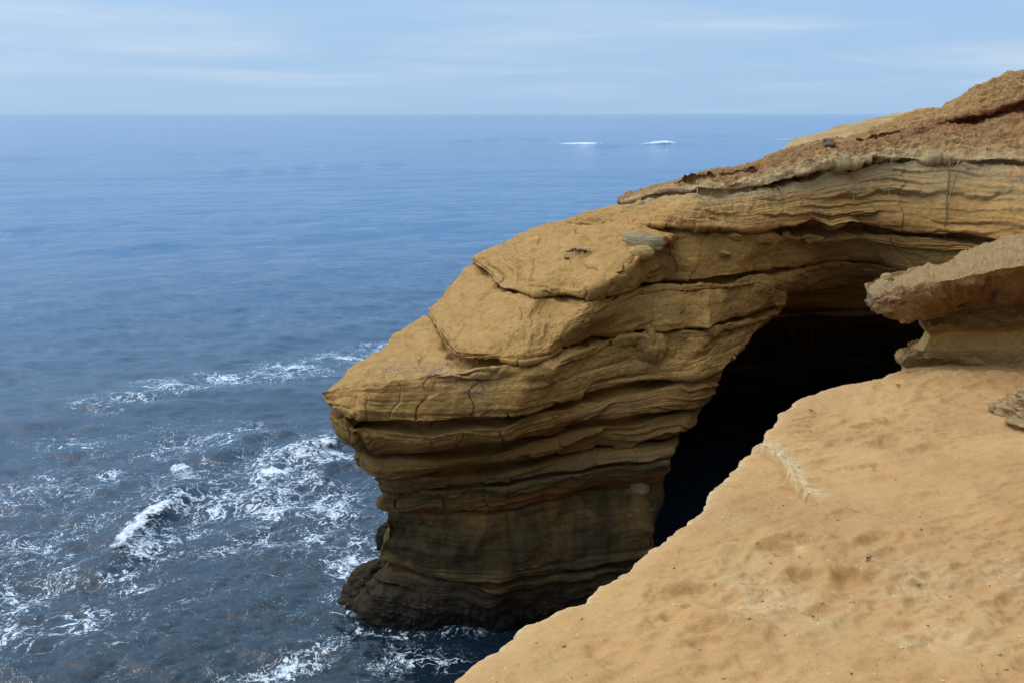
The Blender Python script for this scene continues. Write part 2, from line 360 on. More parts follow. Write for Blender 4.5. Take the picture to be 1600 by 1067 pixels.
sea = mesh_obj('sea', SV, grid_faces(len(rr), len(th), True), WATER, {'foam': FO.ravel(), 'near': np.exp(-(R/95)**2.4).ravel()})
tag(sea, 'wide blue ocean reaching the horizon, dark and foamy near the cliff', 'sea', kind='structure')

def breaker(name, pts, height, width, label, seed, lump=1.0, full=1.0, nseg=220, nw=70):
    P = np.array([pz(x, y, 0) for x, y in pts]); L = np.concatenate([[0], np.cumsum(np.linalg.norm(np.diff(P, axis=0), axis=1))])
    t = np.linspace(0, L[-1], nseg); C = np.stack([np.interp(t, L, P[:, i]) for i in range(3)], 1); C = blur(C, 8, 0)
    T = np.gradient(C, axis=0); T /= np.linalg.norm(T, axis=1)[:, None]; Nn = np.stack([-T[:, 1], T[:, 0], 0*T[:, 0]], 1)
    e = np.clip(np.minimum(t, L[-1]-t)/(L[-1]*.42), 0, 1)**.7
    ph = np.linspace(-1, 1, nw); G = np.zeros((nseg, nw, 3)); prof = (1-ph**2)**.8
    wob = 1+.45*pn(np.stack([t, 0*t, 0*t+seed], 1), 1.1/width*.6)
    for j, p in enumerate(ph):
        G[:, j] = C+Nn*(p*width*(.25+.75*e)*wob)[:, None]; G[:, j, 2] += height*e*prof[j]*(1-.25*p)-.10*abs(p)**4 + .10
    Q = G.reshape(-1, 3); dz = fbm(Q, 1.6/width, 5, .55, seed)*height*.30*lump
    Q[:, 2] += dz*np.repeat(e, nw)
    body = (full*np.minimum(1, e*1.4)[:, None]*((1-np.abs(ph))**.85)[None, :]).ravel()
    o = mesh_obj(name, Q, grid_faces(nseg, nw), FOAM, {'body': body}); return tag(o, label, 'wave', 'white water on the sea')
breaker('breaking_wave', [(172, 880), (195, 850), (225, 820), (255, 795), (285, 768)], .27, .85, 'white breaking wave crest slanting across the dark water, left of the cliff', 11, 1.0, .86)
breaker('breaking_wave', [(470, 712), (490, 704), (510, 697), (528, 690)], .26, 1.0, 'short foaming crest close under the tip of the overhanging cliff', 13, 1.0, .9)
breaker('breaking_wave', [(268, 748), (282, 741), (296, 735)], .32, .6, 'small curling wave tip just behind the long slanting breaker', 15, 1.0, .9)
breaker('breaking_wave', [(1000, 226.5), (1020, 226), (1040, 225.5), (1058, 224.5)], 1.3, 2.4, 'far white breaker with a tall tumbling end, out on the open sea', 16, .6, 3.0)
breaker('breaking_wave', [(868, 225.5), (900, 226), (940, 227), (980, 227.5)], .8, 3.0, 'far flat white streak of foam beside the tumbling breaker, out at sea', 17, .5, 3.0)
breaker('breaking_wave', [(1208, 219), (1225, 219), (1245, 219)], .4, 2.4, 'tiny white streak of surf half hidden behind the far hillside', 18, .5, 1.4)

# ------------------------------------------------------------------ the headland: contours of its beds, each a lip in the photograph
PX1 = 1218.0
def s_of(x, x0, x1=PX1): return (x-x0)/(x1-x0) if x <= x1 else 1+(x-x1)/532.0
CAVE = [(1.30, 1270, 49.5), (1.40, 1340, 50.0), (1.52, 1440, 48.0), (1.66, 1540, 46.0), (1.80, 1640, 41.0), (1.92, 1730, 34.0), (2.05, 1800, 28.0), (2.5, 1990, 22.0)]
def back_pts(P):                                             # the far side of the headland, away from the photograph
    return [(-.25, P+np.array([.25, 1.0, -.1])), (-.6, P+np.array([1.0, 3.0, -.4])), (-.9, P+np.array([2.6, 9, -1.2])), (-1.3, P+np.array([6, 25, -3.2])), (-1.7, P+np.array([16, 31, -3.8])), (-2.0, P+np.array([26, 33, -4]))]
def row_d(pts):                                              # (px, py, d)
    x0 = pts[0][0]; r = [(s_of(x, x0), px(x, y, d)) for x, y, d in pts]; return r+back_pts(r[0][1])
CAVE_UP = [(1.30, 1330, 38.6), (1.45, 1420, 38.6), (1.60, 1520, 37.4), (1.75, 1620, 34.0), (1.90, 1720, 30.0), (2.05, 1800, 26.5), (2.5, 1990, 21.5)]
def row_z(z, pts, cave=True, dz=(0, 0)):                     # (px, py) on a bedding plane at height z
    x0, x1 = pts[0][0], pts[-1][0]; r = []
    for i, (x, y) in enumerate(pts):
        f = (x-x0)/(x1-x0); r.append((f if cave else s_of(x, x0), pz(x, y, z+dz[0]*max(0, 1-6*f)+dz[1]*f)))
    if cave:
        xc, dc = x1, r[-1][1][1]; zc = r[-1][1][2]
        r += [(1.03, pd(xc+3, dc+.9, zc)), (1.08, pd(xc-16, dc+3.5, zc)), (1.16, pd(xc-60, dc+11, zc)), (1.23, pd(xc-20, 47.5, z))]
        if z > 6.5:
            r = r[:-4]+[(1.03, pd(xc+3, dc+.9, zc)), (1.08, pd(xc+(8 if xc > 1180 else -8), dc+3.6, zc)), (1.17, pd(max(xc+45, 1175), 37.4, z)), (1.23, pd(1270, 38.3, z))]
        r += [(s, pd(x, d, z)) for s, x, d in (CAVE_UP if z > 6.5 else CAVE)]
    return r+back_pts(r[0][1])
EX = [(1750, 31), (2034, 22)]
crest = row_d([(973, 312, 32.6), (1010, 300, 32.6), (1045, 289, 32.8), (1075, 278, 33), (1100, 270, 33), (1150, 265, 33.2), (1180, 258, 33.4), (1200, 250, 33.6), (1235, 234, 34), (1270, 229, 34.2), (1300, 222, 34.5), (1340, 212, 35),
               (1380, 195, 35.6), (1415, 180, 36), (1430, 172, 36), (1455, 167, 36), (1480, 165, 36), (1510, 152, 36), (1530, 134, 36), (1565, 128, 36), (1580, 119, 36), (1600, 117, 36), (1700, 100, 35), (1900, 70, 30)])
soil = row_d([(972.5, 314, 32.2), (1045, 293, 32.2), (1100, 278, 32.3), (1180, 266, 32.5), (1235, 244, 32.8), (1300, 232, 33.2), (1380, 212, 33.8), (1415, 203, 34), (1460, 195, 34.1), (1510, 183, 34.2), (1540, 178, 34.2), (1570, 165, 34.3), (1600, 156, 34.3), (1700, 140, 34), (1900, 110, 29)])
rim = row_d([(971, 316, 31.8), (996, 309, 31.2), (1022, 302, 31), (1030, 301, 31), (1055, 298, 31), (1079, 301, 31), (1090, 293, 31), (1127, 296, 31), (1165, 293, 31.2), (1199, 288, 31.3), (1220, 282, 31.4), (1240, 276, 31.6), (1270, 268, 31.8), (1300, 260, 32), (1335, 257, 32.2),
             (1360, 249, 32.4), (1400, 246, 32.5), (1440, 249, 32.4), (1472, 247, 32.3), (1520, 251, 32), (1560, 249, 31.7), (1600, 251, 31.4), (1700, 255, 30), (1900, 265, 25)])
E0 = row_d([(850, 352, 33), (900, 352, 31.5), (960, 351, 30.3), (1000, 349, 29.6), (1032, 354, 29.1), (1060, 356, 29.2), (1090, 355, 29.5), (1120, 357, 29.8), (1160, 361, 30.2), (1200, 356, 30.7), (1218, 352, 30.9), (1240, 353, 31), (1270, 347, 31.3), (1300, 358, 31.5), (1330, 350, 31.7), (1360, 356, 31.8),
            (1400, 358, 31.8), (1440, 364, 31.6), (1500, 370, 31), (1540, 376, 30.5), (1600, 384, 29.6), (1700, 400, 28), (1900, 430, 23)])
E1 = row_z(9.31, [(737, 406), (748, 416), (765, 427), (780, 449), (800, 453), (836, 463), (860, 458), (885, 457), (911, 464), (930, 463), (949, 461), (986, 451), (1024, 441), (1040, 437), (1080, 439), (1120, 436), (1150, 432), (1180, 424), (1200, 422), (1218, 420)], False)
E1 += [(s_of(x, 737), px(x, y, d)) for x, y, d in ((1240, 416, 32.0), (1280, 406, 33.0), (1312, 404, 33.2), (1360, 408, 33.0), (1412, 416, 32.4), (1480, 424, 31.6), (1550, 432, 30.6), (1600, 440, 29.6), (1700, 460, 28), (1900, 500, 23))]
E2 = row_z(8.08, [(672, 484), (680, 505), (690, 525), (702, 545), (712, 556), (740, 561), (780, 561), (817, 565), (835, 562), (855, 555), (892, 540), (920, 531), (949, 525), (980, 520), (1005, 518), (1040, 518), (1080, 512), (1110, 514), (1144, 499), (1184, 488), (1218, 475)])
E3 = row_z(6.82, [(500, 622), (506, 633), (520, 642), (544, 652), (552, 656), (570, 655), (592, 657), (630, 659), (667, 662), (700, 660), (724, 656), (760, 652), (799, 649), (830, 641), (855, 634), (880, 625), (911, 615), (940, 606), (967, 600), (1005, 595), (1040, 591), (1080, 590), (1110, 582), (1130, 576)], dz=(.45, 0))
E4 = row_z(6.0, [(541, 680), (550, 690), (564, 697), (584, 702), (620, 704), (650, 706), (680, 703), (706, 700), (740, 695), (762, 691), (800, 688), (836, 678), (865, 669), (892, 661), (920, 656), (949, 652), (980, 650), (1005, 646), (1040, 640), (1080, 632), (1100, 622)])
E5 = row_z(5.23, [(577, 735), (600, 741), (630, 741), (660, 738), (690, 737), (720, 733), (750, 730), (780, 727), (815, 719), (855, 708), (890, 700), (930, 691), (970, 688), (1014, 684), (1040, 680), (1062, 672)])
E6 = row_z(4.7, [(598, 760), (630, 761), (670, 760), (705, 757), (760, 754), (817, 748), (860, 740), (900, 733), (930, 727), (970, 724), (1010, 721), (1046, 714)])
E7 = row_z(3.84, [(602, 791), (640, 796), (680, 798), (705, 797), (760, 792), (817, 784), (855, 774), (892, 765), (930, 760), (967, 757), (1000, 753), (1030, 745)])
E8 = row_z(1.8, [(593, 874), (615, 882), (649, 890), (700, 900), (740, 906), (780, 909), (820, 902), (855, 893), (910, 886), (967, 881), (1012, 872)])
E9 = row_z(.0, [(552, 948), (570, 966), (600, 977), (649, 984), (705, 982), (760, 982), (799, 979), (850, 974), (920, 966), (1000, 955)])
def row_pz(pts):
    x0 = pts[0][0]; r = [(s_of(x, x0), pz(x, y, z)) for x, y, z in pts]; return r+back_pts(r[0][1])
B1 = row_pz([(738, 402, 9.38), (765, 418, 9.4), (800, 440, 9.36), (836, 455, 9.36), (875, 455, 9.38), (905, 459, 9.40), (930, 449, 9.6), (960, 430, 9.87), (985, 414, 10.05), (1005, 392, 10.4), (1032, 366, 10.62)])
B1 += [(s_of(x, 738), px(x, y, d)) for x, y, d in ((1060, 368, 29.4), (1120, 368, 29.9), (1200, 368, 30.9), (1240, 368, 31.5), (1300, 372, 32.2), (1400, 380, 32.2), (1480, 390, 31.4), (1600, 402, 29.6), (1700, 418, 28), (1900, 450, 23))]
B2 = row_z(8.15, [(672, 481), (680, 501), (690, 521), (702, 540), (712, 551), (740, 556), (780, 555), (817, 558)], False)[:8]
B2 = [(x, z) for x, z in zip((0, .0147, .033, .055, .0733, .1245, .1978, .2656), [p for _, p in B2])]+[((x-672)/546, pz(x, y, z)) for x, y, z in ((855, 543, 8.25), (892, 514, 8.62), (920, 495, 8.85), (949, 480, 8.98), (986, 463, 9.08), (1024, 455, 9.1), (1080, 452, 9.1), (1150, 447, 9.05), (1184, 442, 9.0), (1206, 450, 8.8))]
B2 += [(s_of(x, 672), px(x, y, d)) for x, y, d in ((1222, 454, 32.4), (1250, 456, 33.6), (1300, 448, 34.6), (1350, 443, 34.8), (1412, 441, 34.2), (1480, 446, 33.1), (1550, 456, 31.6), (1600, 465, 30.4), (1700, 482, 28.4), (1900, 522, 22.6))]+back_pts(B2[0][1])
B3 = row_z(7.82, [(500, 613), (510, 609), (530, 604), (560, 598), (600, 596), (650, 591), (700, 588), (740, 583), (790, 580), (830, 580), (865, 574), (900, 556), (930, 546), (960, 539), (1005, 530), (1040, 530), (1080, 524), (1110, 525), (1140, 512), (1176, 500), (1205, 488)], dz=(-.32, .0))
# name, contour, bed height, seam thickness t, undercut u   (values or functions of photo column -> via s)
def fs(xs, vs, x0): ss = [s_of(x, x0) for x in xs]; return lambda S: np.interp(S, ss, vs)
K = lambda v: (lambda S: np.full_like(S, v))
BEDS = [(crest, 14.2, K(0), K(0)), (soil, 13.3, fs((1400, 1480, 1530, 1900), (.02, .12, .55, .55), 972), fs((1400, 1480, 1530, 1900), (.02, .1, .6, .6), 972)),
        (rim, 12.3, fs((971, 1000, 1180, 1230, 1400, 1900), (.30, .26, .16, .30, .16, .14), 971), fs((971, 1000, 1060, 1180, 1230, 1330, 1420, 1900), (.05, .12, .25, .2, 1.1, 1.0, .4, .3), 971)),
        (E0, 10.9, fs((850, 1000, 1035, 1200, 1300, 1450, 1900), (0, .01, .30, .38, .38, .20, .14), 850), fs((850, 1000, 1035, 1160, 1300, 1400, 1900), (0, .02, .9, 1.3, 1.3, .7, .4), 850)),
        (B1, 9.6, None, None), (E1, 9.31, fs((737, 1000, 1218, 1300, 1900), (.14, .20, .18, .16, .1), 737), K(.45)),
        (B2, 8.6, K(0.0), K(0.0)), (E2, 8.08, K(.20), fs((672, 720, 900, 1218, 1900), (.12, .3, .45, .55, .5), 672)), (B3, 7.8, None, None), (E3, 6.82, K(.30), K(.85)), (E4, 6.0, K(.27), K(.7)), (E5, 5.23, K(.2), K(.5)), (E6, 4.7, K(.13), K(.3)), (E7, 3.84, K(.10), K(.18)), (E8, 1.8, K(.2), K(.25)), (E9, 0.0, K(0), K(0))]
S = np.concatenate([np.linspace(-2, -.3, 40), np.linspace(-.28, -.01, 30), np.linspace(0, 1, 740), np.linspace(1.001, 1.75, 400), np.linspace(1.76, 2.4, 60)])
rows = [interp_row(b[0], S) for b in BEDS]
rows = [blur(r, 2, 0) for r in rows]
jag = [np.stack([S*0, S*0, S*0], 1) for _ in BEDS]
def outward(r):
    T = np.gradient(blur(r[:, :2], 14, 0), axis=0); T /= np.linalg.norm(T, axis=1)[:, None]+1e-9
    return np.stack([T[:, 1], -T[:, 0], 0*T[:, 0]], 1)      # s runs nose -> right with the sea of the cove in front
cavef = np.clip((S-.985)/.06, 0, 1)*np.clip((2.4-S)/.2, 0, 1); cavef = cavef*cavef*(3-2*cavef)
stations = []; nr_between = []
# hidden back slope behind the crest
c = rows[0]; bk = c+np.stack([0*S+3.0, 0*S+20, -3.6+0*S], 1)
stations += [(bk, 14.8), (c+np.array([.5, 2.0, -.15]), 14.4), (c, 14.2)]; nr_between += [10, 14]
BULGE = {}; IE2 = [b[0] for b in BEDS].index(E2)
for k in range(1, len(BEDS)):
    r, bm = rows[k], BEDS[k][1]; seam = BEDS[k][2] is not None
    if seam: tt, uu = BEDS[k][2](S)[:, None], BEDS[k][3](S)[:, None]
    pb = BEDS[k-1][1]
    # layer from the foot of the seam above down to this lip
    pxh = np.linalg.norm(stations[-1][0]-r, axis=1); vis = (S > 0) & (S < 1.7)
    nrow = int(np.clip(np.percentile(pxh[vis], 85)/.028, 14, 150)); nr_between.append(nrow); BULGE[len(stations)] = k
    stations.append((r, bm))
    if seam and k < len(BEDS)-1:
        o = outward(r); var = 1+.55*pn(np.stack([S*9, 0*S, 0*S+k*3.3], 1), 1.0, k)[:, None]
        tt = tt*np.clip(var, .3, 2); uu = uu*np.clip(1+.7*pn(np.stack([S*6, 0*S, 0*S+k*5.1], 1), 1.0, k+9)[:, None], .25, 2)
        notch1 = r-o*uu*.85+np.array([0, 0, .0])-np.array([0, 0, .15])*tt; notch2 = r-o*uu-np.array([0, 0, .8])*tt; foot = r-o*uu*.22-np.array([0, 0, 1.0])*tt
        if BEDS[k][0] is B2:                                           # above the cave the seam opens into its ceiling
            nx = rows[IE2].copy(); nx[:, 2] = np.maximum(nx[:, 2], r[:, 2]-.25); cf = cavef[:, None]
            notch1 = notch1*(1-cf)+(r*.55+nx*.45+np.array([0, 0, .12]))*cf; notch2 = notch2*(1-cf)+(r*.12+nx*.88+np.array([0, 0, .0]))*cf; foot = foot*(1-cf)+(nx-np.array([0, 0, .25]))*cf
        stations += [(notch1, bm-.02), (notch2, bm-.05), (foot, bm-.08)]
        nr_between += ([30, 40, 8] if BEDS[k][0] is B2 else [9, 7, 7])
bot = rows[-1]-np.array([0, 0, 1.5]); stations.append((bot, -1.0)); nr_between.append(12)
AMT = {1: .10, 2: .12, 3: .10, 4: .14, 5: .05, 6: .12, 7: .05, 8: .12, 9: .06, 10: .16, 11: .12, 12: .08, 13: .05, 14: .08, 15: .10}
parts, beds, bul = [], [], []
for i in range(len(stations)-1):
    A, ba = stations[i]; Bq, bb = stations[i+1]; m = nr_between[i]
    t = np.linspace(0, 1, m, endpoint=(i == len(stations)-2))
    k = BULGE.get(i+1)
    for q in t:
        parts.append(A*(1-q)+Bq*q); beds.append(np.full(len(S), ba*(1-q)+bb*q))
        bul.append(np.full(len(S), 0.0 if k is None else AMT[k]*(max(0, math.sin(math.pi*q**.8))**.55)))
G = np.stack(parts); BED = np.stack(beds); BUL = np.stack(bul)
N0 = grid_normals(G)
mid = G.shape[0]//2
sgn = np.sign((N0[mid, 300:600]*(np.array([0, 0, H])-G[mid, 300:600])).sum(-1).mean()); N0 *= sgn
N0 = blur(blur(N0, 3, 0), 3, 1)
lens = np.ones_like(S); G = G+N0*(BUL*np.clip((S+.02)/.06, .2, 1)[None, :])[..., None]
G = blur(G, 1, 0)
Ng = grid_normals(G)*sgn; Ng = blur(blur(Ng, 2, 0), 2, 1); Ng /= np.linalg.norm(Ng, axis=2, keepdims=True)+1e-9
Pf, Nf, Bf = G.reshape(-1, 3).astype(np.float32), Ng.reshape(-1, 3).astype(np.float32), BED.ravel().astype(np.float32)
Sf = np.tile(S, G.shape[0])
steep = np.clip(1.1-Nf[:, 2]**2*1.1, .12, 1)
Q = np.stack([Pf[:, 0]*.22, Pf[:, 1]*.22, Bf*3.2], 1)
lam = fbm(Q, 1.0, 3, .6, 21)+.35*fbm(Q*np.array([2, 2, 3.2]), 1.0, 2, .5, 25)
soilm = np.clip((Bf-12.2)/.4, 0, 1)
lammask = np.clip(.35+1.6*pn(Pf, .33, 41), .12, 1.25)
d = lam*.06*steep*lammask*(1-.5*soilm)
massive = np.interp(Bf, [0, 1.7, 1.95, 2.1, 3.6, 3.8, 6.7, 6.95, 7.6, 7.9, 8.15, 8.2, 8.9, 9.1, 10.8, 11.0, 12.3], [.5, 1.1, 1.1, .2, .2, 1.2, 1, .22, .22, .9, .7, .2, .2, .6, .6, 1.8, 1.8])
face = np.clip(1.15-Nf[:, 2]*1.3, .0, 1)*(1-.6*soilm)
for f_, a_, sd_ in ((1.7, .24, 3), (4.3, .085, 13), (10.5, .03, 23)):
    w_ = .9*pn(Pf, .16, 200+sd_)+.30*pn(Pf, .9, 210+sd_)+.10*pn(Pf, 3.5, 215+sd_)
    q_ = (Bf*f_+w_) % 1.0
    mk = np.clip(.45+1.5*pn(Pf*np.array([1, 1, 2.5]), .45, 220+sd_), .05, 1.2)
    d += a_*((1-q_)**.8-.5)*np.minimum(1, q_*16)*mk*face*massive
d += fbm(Pf, .45, 2, .5, 31)*.16*np.clip((Bf-.5)/1, .3, 1)
blk = fbm(Pf*np.array([1, 1, 1.6]), 1.3, 4, .5, 51); d += blk*.045*np.clip(steep, .3, 1)
d += fbm(Pf, 6.0, 3, .55, 61)*.012
d += np.exp(-((Bf-2.85)/.75)**4)*fbm(Pf*np.array([1, 1, .8]), .9, 3, .5, 65)*.22
d += soilm*(fbm(Pf*np.array([1, 1, 1.5]), 1.8, 5, .6, 71, True)*.11)
rimm = np.exp(-((Bf-12.42)/.22)**4)*np.clip((Sf-.35)/.3, 0, 1)
d += rimm*(fbm(Pf*np.array([1, 1, 2.0]), 1.7, 4, .55, 75)*.13+.05)
d += np.clip((2.0-Bf)/1.5, 0, 1)*fbm(Pf, 1.2, 5, .6, 77)*.20
# terracettes on the treads
d += np.clip((Nf[:, 2]-.3)/.4, 0, 1)*np.clip((Bf-6.6)/.4, 0, 1)*(1-soilm)*(np.clip(fbm(Pf*np.array([1.6, .8, 1]), .9, 4, .55, 85, True), -.5, .5)*.055+fbm(Pf, 3.5, 3, .6, 87)*.012)
tr = np.clip((Nf[:, 2]-.45)/.3, 0, 1)*np.clip((Bf-6.3)/.4, 0, 1)*(1-soilm)
saw = (Bf*3.1+1.4*pn(Pf, .5, 81)) % 1.0
d += tr*(.5-np.abs(saw-.78)/.78).clip(-.5, .5)*.085
# blocky joints: displaced cells separated by narrow cracks
cellx = Sf*11+.8*pn(Pf, .7, 91)+.25*pn(Pf, 3, 92); ci = np.floor(cellx); fx = cellx-ci
layer = np.searchsorted(np.array([1.8, 3.84, 4.7, 5.23, 6.0, 6.82, 8.08, 9.31, 10.9, 12.3]), Bf-.05)
hsh = np.modf(np.abs(np.sin(ci*12.9898+layer*78.233)*43758.5453))[0]
jm = ((hsh > .66)*np.clip(1.2-Nf[:, 2]*1.3, 0, 1)*np.clip((Bf-3.9)/.3, 0, 1)*(1-soilm))
d += jm*(hsh-.7)*.30*np.minimum(np.minimum(fx, 1-fx)*14, 1)
d -= jm*.07*np.clip(pn(Pf, .9, 93)*2+.6, 0, 1)*np.exp(-(np.minimum(fx, 1-fx)/.025)**2)
# the two upright cracks that cut the nose of the great overhanging bed
for sc, w, lo, hi, dp in ((.083, .0045, 6.1, 7.6, .22), (.020, .003, 6.7, 7.4, .06), (.045, .003, 6.75, 7.4, .06), (.112, .003, 6.6, 7.5, .05), (.062, .003, 5.98, 6.7, .10)):
    d -= dp*np.exp(-((Sf-sc-.006*pn(Pf, 2.5, 5))/w)**2)*((Bf > lo) & (Bf < hi))*np.clip(1.15-Nf[:, 2]*1.2, 0, 1)
d *= 1-.85*np.exp(-(Sf/.03)**2)*np.exp(-((Bf-10.9)/.35)**2)
Pf = Pf+Nf*d[:, None]
# lichen on the brow, pale crust on the rim
def near(pt, r): return np.exp(-((Pf-pt)**2).sum(1)/(r*r))
lich = np.maximum.reduce([near(px(620, 590, 24.6), .55), near(px(690, 580, 24.4), .6), near(px(740, 590, 24.0), .5), near(px(655, 585, 24.6), .45), near(px(905, 393, 29), .3)*1.0])
pale = np.clip(np.exp(-((Bf-12.38)/.26)**2)*np.clip((Sf-.25)/.3, 0, 1)*np.clip((1.45-Sf)/.35, 0, 1), 0, 1)
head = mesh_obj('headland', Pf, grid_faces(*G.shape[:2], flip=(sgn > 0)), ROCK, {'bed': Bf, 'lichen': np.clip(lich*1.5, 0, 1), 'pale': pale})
tag(head, 'layered golden sandstone headland overhanging the sea beside a dark cave', 'cliff', kind='structure')
HG = Pf.reshape(G.shape)
CAMP = np.array([0, 0, H])
def on_mesh(Gf, x, y):                                       # where the line of sight through a photo pixel meets a sheet (nearest hit)
    V = Gf.reshape(-1, 3)-CAMP; dc = V[:, 1]*CP-V[:, 2]*SP; u = V[:, 0]/dc*F+800; v = 533.5-(V[:, 1]*SP+V[:, 2]*CP)/dc*F
    e = (u-x)**2+(v-y)**2; c = np.where(e < max(9.0, e.min()*1.5))[0]; return Gf.reshape(-1, 3)[c[np.argmin(dc[c])]].astype(float)

# ------------------------------------------------------------------ the bare hillside behind
def simple_sheet(name, rowsp, Sx, cnt, mat, noise):
    R2 = [blur(interp_row(r, Sx), 2, 0) for r in rowsp]
    for i_, a_ in (noise or {}).items():
        R2[i_] = R2[i_]+np.stack([0*Sx, -fbm(R2[i_], 3.5, 4, .6, 400+i_)*a_*.7, fbm(R2[i_], 4.5, 4, .6, 410+i_)*a_], 1)
    o = []; bb = []
    for i in range(len(R2)-1):
        for q in np.linspace(0, 1, cnt[i], endpoint=(i == len(R2)-2)): o.append(R2[i]*(1-q)+R2[i+1]*q); bb.append(np.full(len(Sx), i+q))
    return np.stack(o), np.stack(bb)
hc = [(x, px(x, y, d)) for x, y, d in ((1195, 262, 40), (1212, 246, 41), (1222, 232, 42), (1236, 217, 43), (1265, 210, 44), (1300, 201, 45), (1335, 192, 46), (1370, 184, 47), (1400, 178, 48), (1418, 176, 48), (1470, 170, 48), (1520, 168, 48), (1700, 150, 48))]
hf = [(x, px(x, y, d)) for x, y, d in ((1190, 290, 35), (1212, 275, 35.2), (1236, 262, 35.6), (1300, 245, 36), (1370, 225, 37), (1418, 215, 37.5), (1700, 190, 38))]
hb = [(x, P+np.array([6, 9, -2.5])) for x, P in hc]; hl = [(x, P+np.array([0, -.3, -3])) for x, P in hf]
Gh, Bh = simple_sheet('hillside', [hb, hc, hf, hl], np.linspace(1195, 1700, 420), (12, 110, 12), HILL, 0)
Ph = Gh.reshape(-1, 3); Ph[:, 2] += fbm(Ph, .35, 6, .55, 3)*.16
tag(mesh_obj('hillside', Ph, grid_faces(*Gh.shape[:2], flip=True), HILL), 'bare orange hillside sloping down to the sea behind the headland', 'hill', kind='structure')

# ------------------------------------------------------------------ the sandy ledge in front
nd_ = np.array([.80, -.60])
edge_px = [(715, 1070), (740, 1040), (765, 1018), (790, 1000), (830, 970), (850, 963), (880, 946), (920, 930), (950, 905), (1000, 866), (1045, 842), (1080, 815), (1105, 788), (1115, 765), (1150, 735), (1185, 695), (1215, 660), (1240, 632), (1252, 620),
           (1300, 601), (1340, 593), (1375, 588), (1392, 584), (1405, 578), (1450, 572)]
ep = [pz(x, y, 11.98) for x, y in edge_px]
e0 = [np.array([-3.2, -2.0, 11.98]), np.array([-1.6, 1.0, 11.98]), np.array([-.75, 2.5, 11.98])]
ep = e0+ep+[np.array([4.6, 9.3, 11.98]), np.array([7, 10.5, 11.98])]
ep = np.array(ep); ep[:, :2] -= nd_*np.array([1, 1])*.045; Le = np.concatenate([[0], np.cumsum(np.linalg.norm(np.diff(ep, axis=0), axis=1))])
dens = np.concatenate([np.linspace(0, Le[2], 40)[:-1], np.linspace(Le[2], Le[-3], 860), np.linspace(Le[-3], Le[-1], 40)[1:]])
EE = np.stack([np.interp(dens, Le, ep[:, i]) for i in range(3)], 1); EE = blur(EE, 2, 0)
EE[:, :2] += (np.stack([fbm(EE, 3.0, 5, .6, 8), fbm(EE, 3.0, 5, .6, 18)], 1)*.035)
nd = np.array([.80, -.60])
A = np.concatenate([np.linspace(0, .3, 50)[:-1], np.linspace(.3, 5.2, 480), np.linspace(5.3, 8, 20)])
GX = EE[:, None, 0]+A[None, :]*nd[0]; GY = EE[:, None, 1]+A[None, :]*nd[1]
